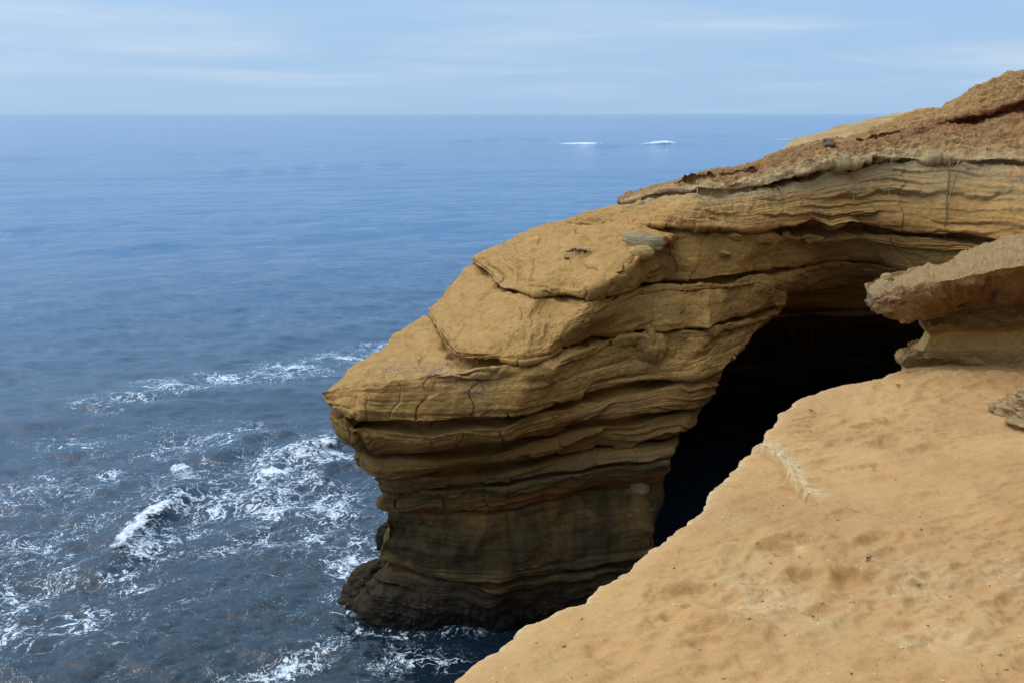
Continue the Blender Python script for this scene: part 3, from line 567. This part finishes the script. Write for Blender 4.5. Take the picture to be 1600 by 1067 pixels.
def sand_z(Xs, Ys, a):
    P = np.stack([Xs.ravel(), Ys.ravel(), 0*Xs.ravel()], 1)
    z = 11.98+.03*np.clip(a.ravel(), 0, 3)-.05*np.exp(-a.ravel()/.06)+.02*np.clip(a.ravel()-1.5, 0, 4)**1.5
    soft = np.clip(a.ravel()/.5, .25, 1)
    z = z+fbm(P, .8, 3, .5, 101)*.045*soft
    rot = np.stack([P[:, 0]*.75+P[:, 1]*.66, (-P[:, 0]*.66+P[:, 1]*.75)*1.9, P[:, 2]], 1)
    msk = np.clip(.5+1.2*pn(P, .6, 5), .1, 1.3)
    z = z+np.clip(fbm(rot, 2.4, 4, .5, 111, True), -.6, .5)*.032*soft*msk
    z = z+fbm(P*np.array([1, 1.6, 1]), 7, 5, .6, 121)*.0075+np.clip(fbm(P*np.array([1, 1.8, 1]), 5, 3, .6, 125, True), 0, .5)*.012*msk
    dg = np.stack([(P[:, 0]*.93+P[:, 1]*.37)*1.3, (-P[:, 0]*.37+P[:, 1]*.93)*4.2, P[:, 2]], 1)
    z = z+(np.clip(fbm(dg, 1.5, 4, .55, 127, True), -.1, .5)-.1)*.026*np.clip(.1+2.2*pn(P, .75, 129), 0, 1.1)
    def dent(x, y, rx, ry, dp, ang=0, lip=.45):
        nonlocal z
        cw = pz(x, y, 12.0); k = 1/ (F/(cw[1]*CP+2*SP)); cw = cw[:2]; Rx = rx*k; Ry = ry*k*2.4
        ca, sa = math.cos(math.radians(ang)), math.sin(math.radians(ang)); qx, qy = P[:, 0]-cw[0], P[:, 1]-cw[1]
        q = np.sqrt(((qx*ca+qy*sa)/Rx)**2+((-qx*sa+qy*ca)/Ry)**2)*(1+.6*fbm(P, 3.6, 4, .55, 2))
        z = z+.62*dp*(-np.exp(-(q*1.1)**(3.2+2.6*np.tanh(3*qy/Ry)))+lip*np.exp(-((q-1.3)/.42)**2)*np.clip(.6+.9*qy/Ry, 0, 1.4))
    for a_ in ((1090, 930, 62, 20, .05, -5), (1075, 982, 75, 16, .045, 10), (1130, 985, 45, 12, .04, -20), (1180, 935, 38, 12, .035, 25), (1110, 1005, 28, 8, .03), (1245, 852, 55, 14, .045, 10), (1275, 905, 50, 12, .045, -5), (1225, 860, 40, 12, .03),
               (1340, 905, 40, 9, .035, 15), (1370, 850, 55, 9, .04, 30), (1395, 660, 26, 10, .04), (1415, 652, 34, 10, .03), (1405, 700, 48, 12, .035, 10), (1385, 608, 22, 9, .03), (1340, 690, 30, 7, .02), (1440, 710, 36, 9, .025, 30),
               (1360, 735, 32, 9, .02), (1240, 750, 30, 8, .02), (1470, 780, 40, 10, .018, 20), (1500, 690, 38, 9, .015), (1330, 800, 36, 8, .02, 20), (1450, 890, 42, 9, .02, 20), (1520, 920, 60, 14, .02, 10), (1410, 985, 48, 9, .018, 25), (1290, 955, 40, 9, .02),
               (1360, 1010, 40, 9, .015, 15), (960, 1010, 40, 8, .015), (1010, 905, 40, 8, .012), (1190, 800, 40, 9, .018), (1290, 660, 40, 8, .018), (1500, 620, 34, 7, .02)):
        dent(*a_)
    # the crusty little scarp near the edge
    c_ = np.array([pz(x, y, 12.0)[:2] for x, y in ((1186, 694), (1200, 703), (1215, 714), (1228, 728), (1240, 748), (1258, 764))]); best = np.full(len(P), 9.0); sd_ = np.zeros(len(P))
    for p, q in zip(c_[:-1], c_[1:]):
        u = q-p; l = np.linalg.norm(u); u = u/l; t = np.clip((P[:, 0]-p[0])*u[0]+(P[:, 1]-p[1])*u[1], 0, l)
        dx_, dy_ = P[:, 0]-p[0]-t*u[0], P[:, 1]-p[1]-t*u[1]; dd = np.hypot(dx_, dy_); s_ = (-u[1]*dx_+u[0]*dy_)
        m_ = dd < best; best[m_] = dd[m_]; sd_[m_] = np.sign(s_[m_])
    wv_ = .012*fbm(P, 14, 3, .6, 9); b2 = best+wv_
    z = z+np.where(sd_ > 0, .038*np.exp(-b2/.10), -.034*np.exp(-b2/.16))
    crust = np.exp(-(best/.10)**2)*(sd_ > 0)
    crust = np.maximum(crust, .8*np.exp(-a.ravel()/.035))
    for x, y, r in ((1205, 935, .22), (1445, 910, .2), (1480, 1000, .12), (1420, 1003, .07), (1180, 925, .2), (1250, 850, .05), (1590, 905, .2)):
        cw = pz(x, y, 12.0); crust = np.maximum(crust, .4*np.exp(-((P[:, 0]-cw[0])**2+((P[:, 1]-cw[1])*.8)**2)/(r*r)))
    ft = np.array([pz(x, y, 12.0)[:2] for x, y in ((1412, 606), (1440, 602), (1480, 592), (1540, 590), (1600, 594), (1700, 602), (1900, 620))]); bw_ = np.full(len(P), 9.0)
    for p, q in zip(ft[:-1], ft[1:]):                         # sand banked against the foot of the shelf
        u = q-p; l = np.linalg.norm(u); u = u/l; t = np.clip((P[:, 0]-p[0])*u[0]+(P[:, 1]-p[1])*u[1], 0, l)
        bw_ = np.minimum(bw_, np.hypot(P[:, 0]-p[0]-t*u[0], P[:, 1]-p[1]-t*u[1]))
    z = z+.06*np.exp(-bw_/.18)*np.clip((a.ravel()-.05)/.2, 0, 1)
    return z.reshape(Xs.shape), crust.reshape(Xs.shape)
AA = np.broadcast_to(A[None, :], GX.shape)
GZ, CR = sand_z(GX, GY, AA)
top = np.stack([GX, GY, GZ], -1)
# the cliff below the edge
down = []; dcr = []
for q in np.concatenate([np.linspace(1, .03, 60), np.array([.02, .01, .004])]):
    zz = 12-13*q; P = top[:, 0].copy(); P[:, 2] = P[:, 2]-13*q; w = .35*min(1, q*12)+.5*q*(1-q)*4*.6
    w = w+.18*math.sin(zz*3.1)*min(1, q*6)*.5
    P[:, :2] += nd*(w-.02*math.exp(-q*60)); down.append(P); dcr.append(np.full(len(EE), .2))
GS = np.concatenate([np.stack(down, 1), top], 1); CRS = np.concatenate([np.stack(dcr, 1), CR], 1)
ledge = mesh_obj('sandy_ledge', GS.reshape(-1, 3), grid_faces(*GS.shape[:2], flip=False), SAND, {'crust': CRS.ravel()})
tag(ledge, 'sloping tan sandy ledge with footprints falling away to the dark cove', 'ledge', kind='structure')
TOPV = top.reshape(-1, 3)
def sand_at(x, y):
    w = pz(x, y, 12.03); i = np.argmin((TOPV[:, 0]-w[0])**2+(TOPV[:, 1]-w[1])**2); return TOPV[i].astype(float)

# ------------------------------------------------------------------ unseen high ground behind the ledge, added and raised to block sky light
bl = np.array([(20, 42, 17), (15.5, 27, 16), (10.5, 14.5, 15), (8.2, 10, 13.6), (7.2, 7.4, 13), (6.6, 4.5, 12.4), (6.0, 2, 12.2), (5, -.8, 12.1), (2.2, -2.6, 12), (-1, -3.6, 12), (-5, -4.4, 11.5), (-10, -5, 8)], float)
tb = np.linspace(0, 1, 260); kb = np.linspace(0, 1, len(bl)); F0 = blur(np.stack([np.interp(tb, kb, bl[:, i]) for i in range(3)], 1), 9, 0)
Tb = np.gradient(F0[:, :2], axis=0); Tb /= np.linalg.norm(Tb, axis=1)[:, None]; Ob = np.stack([-Tb[:, 1], Tb[:, 0]], 1)
if (Ob[130]*np.array([1, -.3])).sum() < 0: Ob = -Ob
GB = []
for q, o_, u_ in [(q, 9*q, 11.5*q**.85) for q in np.linspace(0, 1, 120)]+[(1, 16, 12), (1, 34, 12.5)]:
    P = F0.copy(); P[:, :2] += Ob*(o_+.25*math.sin(u_*4)*min(1, q*4)); P[:, 2] += u_-.35; GB.append(P)
for z_, o_ in ((11.0, .5), (8, .9), (5, .7), (2, .9), (-1, .4)):  # foot carried down to the sea, added to keep light out of the cave
    P = F0.copy(); P[:, :2] += Ob*(o_+1.0); P[:, 2] = np.minimum(P[:, 2]-.8, z_); GB.insert(0, P)
GB = np.stack(GB); PB = GB.reshape(-1, 3); PB += np.stack([fbm(PB, .5, 5, .55, 301), fbm(PB, .5, 5, .55, 311), fbm(PB, .6, 5, .55, 321)], 1)*.22
tag(mesh_obj('unseen_bluff', PB, grid_faces(*GB.shape[:2]), HILL), 'unseen high ground added behind the ledge to block sky light', 'unseen_bluff', kind='structure')

# ------------------------------------------------------------------ the rough rock shelf on the right
NX0 = 1357
def rs(pts, x0=None, sx=None):
    x0 = pts[0][0]; r = [((x-x0)/(1600.0-x0), px(x, y, d)) for x, y, d in pts]; P = r[0][1]
    r.append((3.4, r[-1][1]+np.array([6.0, 2.2, .5])))
    return r+[(-.12, P+np.array([.10, .35, 0])), (-.3, P+np.array([.5, .9, 0])), (-.7, P+np.array([2.5, 2.2, 0]))]
shA = rs([(1357, 454, 8.0), (1380, 430, 8.3), (1400, 427, 8.4), (1412, 424, 8.45), (1425, 417, 8.5), (1432, 419, 8.5), (1455, 416, 8.55), (1480, 413, 8.6), (1492, 408, 8.6), (1498, 396, 8.6), (1515, 391, 8.65), (1530, 385, 8.7), (1565, 373, 8.7), (1600, 363, 8.7), (1700, 330, 8.5), (1900, 270, 7.8)])
shB = rs([(1356, 460, 7.9), (1375, 455, 7.85), (1400, 452, 7.8), (1440, 443, 7.8), (1490, 436, 7.75), (1520, 431, 7.7), (1560, 420, 7.7), (1600, 414, 7.6), (1700, 395, 7.4), (1900, 360, 6.8)])
shB2 = rs([(1360, 474, 7.85), (1375, 470, 7.8), (1400, 466, 7.75), (1440, 460, 7.8), (1490, 446, 7.8), (1520, 439, 7.85), (1560, 428, 7.85), (1600, 424, 7.8), (1700, 405, 7.6), (1900, 370, 7)])
shD = rs([(1365, 490, 7.9), (1370, 497, 7.86), (1385, 500, 7.85), (1400, 499, 7.85), (1440, 498, 7.95), (1460, 490, 8.1), (1500, 478, 8.25), (1560, 470, 8.3), (1600, 462, 8.3), (1700, 450, 8.2), (1900, 430, 7.7)])
shE = rs([(1450, 502, 8.5), (1470, 494, 8.5), (1500, 486, 8.48), (1600, 474, 8.45), (1700, 465, 8.4), (1900, 450, 7.9)])
shF = rs([(1445, 519, 8.3), (1460, 514, 8.28), (1480, 510, 8.28), (1500, 506, 8.28), (1520, 509, 8.26), (1550, 513, 8.24), (1580, 509, 8.24), (1600, 507, 8.2), (1700, 503, 8.0), (1900, 500, 7.4)])
shG = rs([(1453, 526, 8.42), (1480, 520, 8.42), (1520, 518, 8.42), (1600, 518, 8.35), (1700, 515, 8.15), (1900, 512, 7.55)])
shH = rs([(1441, 549, 8.36), (1480, 545, 8.36), (1520, 546, 8.34), (1600, 545, 8.25), (1700, 545, 8.05), (1900, 545, 7.45)])
shI = rs([(1406, 565, 8.16), (1412, 561, 8.14), (1440, 558, 8.12), (1480, 558, 8.1), (1500, 562, 8.08), (1530, 570, 8.05), (1555, 580, 8.0), (1575, 577, 7.98), (1600, 580, 7.9), (1700, 580, 7.7), (1900, 590, 7.1)])
shJ = rs([(1416, 576, 8.26), (1440, 574, 8.24), (1480, 570, 8.22), (1530, 576, 8.14), (1560, 585, 8.06), (1600, 584, 7.98), (1700, 588, 7.8), (1900, 600, 7.2)])
shK = rs([(1412, 604, 8.16), (1440, 600, 8.14), (1480, 590, 8.14), (1540, 588, 8.05), (1600, 592, 7.9), (1700, 600, 7.7), (1900, 615, 7.1)])
up = [(s, P+np.array([1.3, 2.0, -.45])) for s, P in shA]; lo = [(s, P+np.array([0, .0, -.6])) for s, P in shK]
Sx = np.concatenate([np.linspace(-.7, -.13, 30), np.linspace(-.12, -.005, 24), np.linspace(0, 1.15, 420), np.linspace(1.16, 2.2, 90), np.linspace(2.25, 3.4, 110)])
Gq, Bq = simple_sheet('rock_shelf', [up, shA, shB, shB2, shD, shE, shF, shG, shH, shI, shJ, shK, lo], Sx, (30, 70, 14, 40, 34, 24, 10, 24, 20, 10, 22, 12), CRUST, {2: .03, 3: .06, 4: .05, 6: .045, 9: .045})
Nq = grid_normals(Gq); sq = np.sign((Nq[80:200, 100:400]*(CAMP-Gq[80:200, 100:400])).sum(-1).mean()); Nq = blur(blur(Nq*sq, 3, 0), 3, 1)
Pq = Gq.reshape(-1, 3); Nq = Nq.reshape(-1, 3); bq = Bq.ravel()
roughm = np.interp(bq, [0, 3, 4.2, 5, 5.6, 6.3, 7, 8, 8.6, 9.4, 10, 11], [1, 1.1, 1.0, .45, .9, .8, .25, .3, 1.0, .9, .4, .3])
dq = fbm(Pq*np.array([1, 1, 1.9]), 2.0, 3, .55, 131)*.045*np.clip(roughm, .3, 1)+fbm(Pq*np.array([1, 1, 1.7]), 5, 5, .6, 141)*.034*roughm+pn(np.stack([Pq[:, 0]*1.8, Pq[:, 1]*1.8, Pq[:, 2]*15], 1), 1.0, 146)*.016*roughm+fbm(Pq*np.array([1, 1, 1.7]), 9, 3, .6, 147, True)*.010*roughm+fbm(Pq, 40, 3, .6, 151)*.005*roughm
Pq = Pq+Nq*dq[:, None]
shelf = mesh_obj('rock_shelf', Pq, grid_faces(*Gq.shape[:2], flip=(sq > 0)), CRUST, {'bed': np.interp(bq, [0, 1, 2, 3, 4, 5, 6, 7, 8, 9, 10, 11, 12], [.3, .8, 2.2, 2.7, 3.9, 4.6, 5.4, 6.1, 6.9, 7.8, 8.6, 9.4, 10]), 'rough': np.clip(roughm, .15, 1)})
tag(shelf, 'rough pale crusted rock shelf jutting out over the back of the sandy ledge', 'rock shelf')

# ------------------------------------------------------------------ loose and embedded stones
def ico(sub):
    import bmesh
    b = bmesh.new(); bmesh.ops.create_icosphere(b, subdivisions=sub, radius=1); V = np.array([v.co[:] for v in b.verts]); Fc = np.array([[v.index for v in f.verts] for f in b.faces]); b.free(); return V, Fc
ICO = {k: ico(k) for k in (2, 3, 4, 5, 6)}
def stone(name, pos, r, mat, seed, amp=.18, freq=1.2, sub=4, rot=(0, 0, 0), power=1.0, attrs=None, ridged=0.0, layered=0.0):
    V, Fc = ICO[sub]; V = V.copy()
    V = np.sign(V)*np.abs(V)**power
    dd = fbm(V, freq, 4, .5, seed)*amp
    if ridged: dd += fbm(V, freq*3, 4, .6, seed+5, True)*ridged
    if layered: dd += pn(np.stack([V[:, 0]*.3, V[:, 1]*.3, V[:, 2]*9], 1), 1.0, seed+7)*layered
    V = V*(1+dd)[:, None]*np.array(r)
    from mathutils import Euler
    V = V@np.array(Euler([math.radians(a) for a in rot]).to_matrix()).T
    at = {'bed': attrs+.6*V[:, 2], 'rough': np.ones(len(V))} if attrs else None
    o = mesh_obj(name, V, Fc, mat, at); o.location = pos; return o
GREY = plain_stone('grey_concretion', (.17, .122, .062), (.30, .225, .12), 2.5, 9)
TAN = plain_stone('tan_stone', (.25, .145, .048), (.39, .24, .085), 3, 4)
DARKST = plain_stone('dark_ridge_stone', (.13, .10, .065), (.25, .20, .13), 5)
WET = plain_stone('wet_tidal_rock', (.030, .024, .014), (.085, .068, .036), 2.5)
PALE = plain_stone('pale_stone', (.38, .29, .18), (.55, .45, .31), 6)
PBD = plain_stone('dark_pebble', (.10, .065, .04), (.20, .13, .08),2, 0, False)
PBW = plain_stone('white_pebble', (.55, .50, .42), (.78, .74, .67),2, 0, False)
PBT = plain_stone('tan_pebble', (.30, .20, .10), (.46, .32, .18),2, 0, False)
P = on_mesh(HG, 1003, 376)
tag(stone('concretion', P+np.array([.08, .26, -.06]), (.60, .50, .30), GREY, 3, .10, .9, 5, (0, 8, -20), .95, layered=.06), 'large grey banded concretion bulging from the top of the headland', 'boulder')
P = on_mesh(HG, 1003, 396)
tag(stone('concretion', P+np.array([.05, .28, .0]), (.36, .34, .22), TAN, 9, .08, 1, 5, (0, 0, -20), layered=.03), 'tan rounded stone tucked in shadow right under the grey banded concretion', 'boulder')
P = on_mesh(HG, 1000, 768)
tag(stone('concretion', P+np.array([0, .18, .0]), (.32, .34, .24), GREY, 5, .08, 1, 5, (0, 8, 0), layered=.03), 'round grey knob of stone low on the shaded cliff face beside the cave', 'boulder')
P = on_mesh(HG, 1000, 805)
tag(stone('rock_bulge', P+np.array([.0, .42, -.1]), (.42, .5, .75), ROCK, 25, .10, 1, 5, attrs=3.0), 'dark upright bulge of rock standing under the round grey knob', 'rock')
for (x, y, r, seed, lab, mt, rot) in ((1146, 368, (.30, .22, .12), 31, 'flat pointed tan stone wedged in the dark seam under the rim', TAN, (0, 10, 10)), (1228, 365, (.13, .12, .11), 32, 'small round stone in the dark seam, left of its smaller neighbour', TAN, (0, 0, 30)),
                               (1283, 371, (.15, .12, .08), 33, 'small tan stone at the right end of the dark seam above the cave', TAN, (0, 0, 0)), (1352, 334, (.55, .35, .11), 34, 'long flat slab of sandstone lying on the ledge above the arch', ROCK, (0, -6, 0)),
                               (1132, 397, (.26, .2, .09), 35, 'thin tan slab sticking out of the face below the wedged stone', ROCK, (0, 4, 0)), (1012, 552, (.46, .42, .60), 36, 'tall rounded block leaning on the face below the middle ledge', ROCK, (8, 14, 0))):
    P = on_mesh(HG, x, y); tag(stone('stone', P+np.array([0, .5*r[1], 0]), r, mt, seed, .26, 1.1, 5, rot, .85, attrs=(7.4 if y > 500 else 10.4) if mt is ROCK else None, ridged=.05), lab, 'stone')
P = on_mesh(HG, 1297, 226)
tag(stone('ridge_stone', P+np.array([0, .1, .10]), (.19, .17, .15), DARKST, 41, .30, 1.2, 4, (0, 20, 0)), 'dark pointed stone sitting on the rim against the orange hillside', 'stone')
# rocks at the tide line
for (x, y, z, r, seed, lab) in ((607, 842, 2.3, (.17, .4, .44), 51, 'smooth upright boulder leaning on the left edge of the cliff foot'), (580, 912, .6, (.5, .7, .55), 52, 'tall rounded boulder rising from the tide line at the cliff foot'),
                                (556, 938, .2, (.50, .6, .45), 53, 'low pitted rock outermost at the waterline left of the cliff'), (612, 955, .25, (1.0, .7, .65), 54, 'broad wet rock skirting the cliff foot at the waterline')):
    P = pz(x, y, z); tag(stone('tidal_rock', P+np.array([0, .45, -.1]), r, ROCK, seed, .26, 1.2, 5, (0, 8, seed*20), .92, attrs=.95, ridged=.09), lab, 'boulder')
# the knob on the right of the sand and the grey nub on the shelf
P = px(1698, 668, 6.45)
tag(stone('rock_outcrop', P, (.52, .6, .23), crust_material('red_crust'), 61, .25, 1.3, 6, (0, 0, 0), .9, 1.6, .14), 'crumbly brown rock outcrop at the right edge of the sand', 'rock')
P = px(1386, 435, 8.16)
tag(stone('stone', P, (.05, .05, .042), TAN, 63, .15, 1.2, 4), 'small round grey stone sitting on the left end of the rough shelf', 'stone')

# ------------------------------------------------------------------ roots hanging on the face
ROOT = plain_stone('dry_root', (.26, .18, .09), (.46, .34, .19), 12); ROOTD = plain_stone('brown_root', (.13, .085, .04), (.24, .16, .08), 12)
def tube(name, C, r, mat, seed, n=7):
    C = np.asarray(C, float); L = np.concatenate([[0], np.cumsum(np.linalg.norm(np.diff(C, axis=0), axis=1))]); m = max(12, int(L[-1]/.05)); t = np.linspace(0, L[-1], m)
    Q = np.stack([np.interp(t, L, C[:, i]) for i in range(3)], 1); Q = blur(Q, 2, 0); Q += np.stack([fbm(Q+seed, 2.2, 3, .6, seed+i) for i in range(3)], 1)*.03
    T = np.gradient(Q, axis=0); T /= np.linalg.norm(T, axis=1)[:, None]; a = np.cross(T, [0.1, 1, .03]); a /= np.linalg.norm(a, axis=1)[:, None]; b = np.cross(T, a)
    rad = np.linspace(r, r*.4, m)*(1+.3*pn(Q, 6, seed)); an = np.linspace(0, 2*np.pi, n, endpoint=False)
    V = Q[:, None]+(a[:, None]*np.cos(an)[None, :, None]+b[:, None]*np.sin(an)[None, :, None])*rad[:, None, None]
    i = np.arange(m*n).reshape(m, n); Fc = np.stack([i[:-1], np.roll(i, -1, 1)[:-1], np.roll(i, -1, 1)[1:], i[1:]], -1).reshape(-1, 4)
    return mesh_obj(name, V.reshape(-1, 3), Fc, mat)
for pts, r, mt, lab in (([(1484, 248), (1480, 290), (1477, 320), (1475, 345), (1474, 372), (1471, 408)], .028, ROOTD, 'longest brown root hanging down the face to the arch lip'), ([(1496, 250), (1490, 275), (1484, 300), (1477, 322)], .022, ROOT, 'pale root joining the longest root from its right side'),
                     ([(1394, 250), (1392, 272), (1389, 292), (1386, 308), (1384, 322)], .014, ROOT, 'thin pale root crossing several ledges midway along the face'), ([(1334, 272), (1336, 290), (1335, 308), (1334, 326)], .018, ROOT, 'short pale root dropping below the undercut rim, near its middle'),
                     ([(1089, 293), (1092, 304), (1090, 314), (1087, 325)], .014, ROOT, 'pale forked root on the sandy slope under the left of the rim'), ([(1122, 290), (1116, 300), (1110, 308), (1106, 312)], .013, ROOT, 'slanting pale root right beside the forked one'),
                     ([(1216, 290), (1220, 300), (1219, 310)], .022, ROOTD, 'stubby brown root below the pointed end of the rim'), ([(1519, 262), (1516, 272), (1512, 284)], .011, ROOT, 'short thin root first to the right of the longest root'), ([(1537, 262), (1534, 270), (1530, 280)], .010, ROOT, 'short thin root second to the right of the longest root'),
                     ([(1581, 258), (1577, 270), (1572, 280)], .010, ROOT, 'thin root farthest right on the face under the red soil'), ([(997, 306), (998, 316), (997, 323)], .012, ROOT, 'pale root end dangling at the left tip of the rim'), ([(1170, 295), (1171, 304), (1169, 314)], .010, ROOT, 'thin root hanging on the sandy slope left of the stubby root'),
                     ([(1368, 250), (1368, 262), (1367, 272)], .010, ROOT, 'tiny root just left of the one that crosses several ledges')):
    C = [on_mesh(HG, x, y) for x, y in pts]; C = [c+(CAMP-c)/np.linalg.norm(CAMP-c)*.05 for c in C]
    tag(tube('hanging_root', C, r, mt, len(lab)), lab, 'root', 'roots hanging on the cliff face')

# dried weed on the headland, litter on the sand
WEED = plain_stone('dried_weed', (.035, .02, .015), (.10, .055, .04), 14)
def litter(name, c, w, k, mat, label, cat, seed, r=.02, h=.05):
    sp = 1.0 if k > 20 else .12
    rr_ = random.Random(seed); Vs, Fs, off = [], [], 0
    for i in range(k):
        a = rr_.uniform(0, 6.28); ln = rr_.uniform(.25, .6)*w[0]*(1 if k > 20 else 1.9); p = c+np.array([max(-1, min(1, rr_.gauss(0, .4)))*w[0]*sp, max(-1, min(1, rr_.gauss(0, .4)))*w[1]*sp, rr_.uniform(0, h)*sp])
        pts = [p+np.array([math.cos(a)*ln*(q-.5), math.sin(a)*ln*(q-.5), rr_.uniform(-.3, 1)*h*.5]) for q in (0, .33, .66, 1)]
        o = tube(name, pts, r, mat, i, 5); me = o.data; V = np.array([v.co[:] for v in me.vertices]); Fc = np.array([list(f.vertices) for f in me.polygons]); bpy.data.objects.remove(o); bpy.data.meshes.remove(me)
        Vs.append(V); Fs.append(Fc+off); off += len(V)
    return tag(mesh_obj(name, np.concatenate(Vs), np.concatenate(Fs), mat), label, cat)
litter('dried_weed', on_mesh(HG, 908, 392)+np.array([0, 0, .0]), (.38, .5), 46, WEED, 'dark clump of dried weed lying on the sloping top of the headland', 'weed', 4, .018, .06)
litter('dried_weed', on_mesh(HG, 885, 402)+np.array([0, 0, .0]), (.16, .2), 10, WEED, 'small scrap of dried weed left of the larger dark clump', 'weed', 5, .015, .04)
litter('twig', sand_at(1266, 634)+np.array([0, 0, .01]), (.12, .07), 3, ROOTD, 'broken dry twig lying near the rim of the sandy ledge', 'twig', 6, .004, .015)
litter('twig', sand_at(1361, 871)+np.array([0, 0, .01]), (.05, .035), 5, ROOTD, 'dark scrap of plant litter in a dip of the sand', 'twig', 7, .003, .010)
litter('twig', sand_at(1402, 600)+np.array([0, 0, .01]), (.06, .04), 4, ROOTD, 'dark litter near the foot of the rough shelf', 'twig', 8, .003, .010)

# pebbles one could count; one stone of each kind, copied
def pebble_set(mat, label, group, spots, sizes, seed):
    rr_ = random.Random(seed); proto = [stone('pebble', (0, 0, 0), (1, .75, .55), mat, seed+i, .35, 1.1, 2) for i in range(3)]; used = [False]*3
    for q, (x, y) in enumerate(spots):
        k = q % 3; s = rr_.uniform(*sizes); p = sand_at(x, y)
        if used[k]: o = proto[k].copy(); COL.objects.link(o)
        else: o = proto[k]; used[k] = True
        o.location = p+np.array([0, 0, s*.15]); o.scale = (s, s, s); o.rotation_euler = (rr_.uniform(-.3, .3), rr_.uniform(-.3, .3), rr_.uniform(0, 6.28)); tag(o, label, 'pebble', group)
rp = random.Random(5)
def inside():
    while True:
        x, y = rp.uniform(740, 1595), rp.uniform(600, 1064)
        ye = np.interp(x, [p[0] for p in edge_px], [p[1] for p in edge_px])
        if y > ye+14: return x, y
pebble_set(PBD, 'small dark pebble lying on the sandy ledge', 'dark pebbles on the sand', [(1207, 772), (1224, 773), (1143, 787), (1329, 684), (1374, 681), (1484, 668), (1400, 742), (1250, 862), (776, 1045), (790, 985), (1246, 981), (1545, 938), (1398, 1018), (1452, 974), (1425, 974), (1500, 715)]+[inside() for _ in range(24)], (.0025, .0075), 71)
pebble_set(PBW, 'small white pebble lying on the sandy ledge', 'white pebbles on the sand', [(1386, 826), (1329, 911), (1573, 870), (1170, 898), (1240, 937), (1476, 1056), (1550, 973), (1452, 995), (1385, 680), (1384, 682), (1530, 666)]+[inside() for _ in range(34)], (.002, .0055), 81)
pebble_set(PBT, 'small tan stone half sunk in the sandy ledge', 'tan stones on the sand', [(1148, 894), (1170, 966), (1202, 941), (1222, 938), (1190, 920), (1133, 1048), (1163, 1031), (1092, 1002), (1226, 980)]+[inside() for _ in range(30)], (.004, .012), 91)
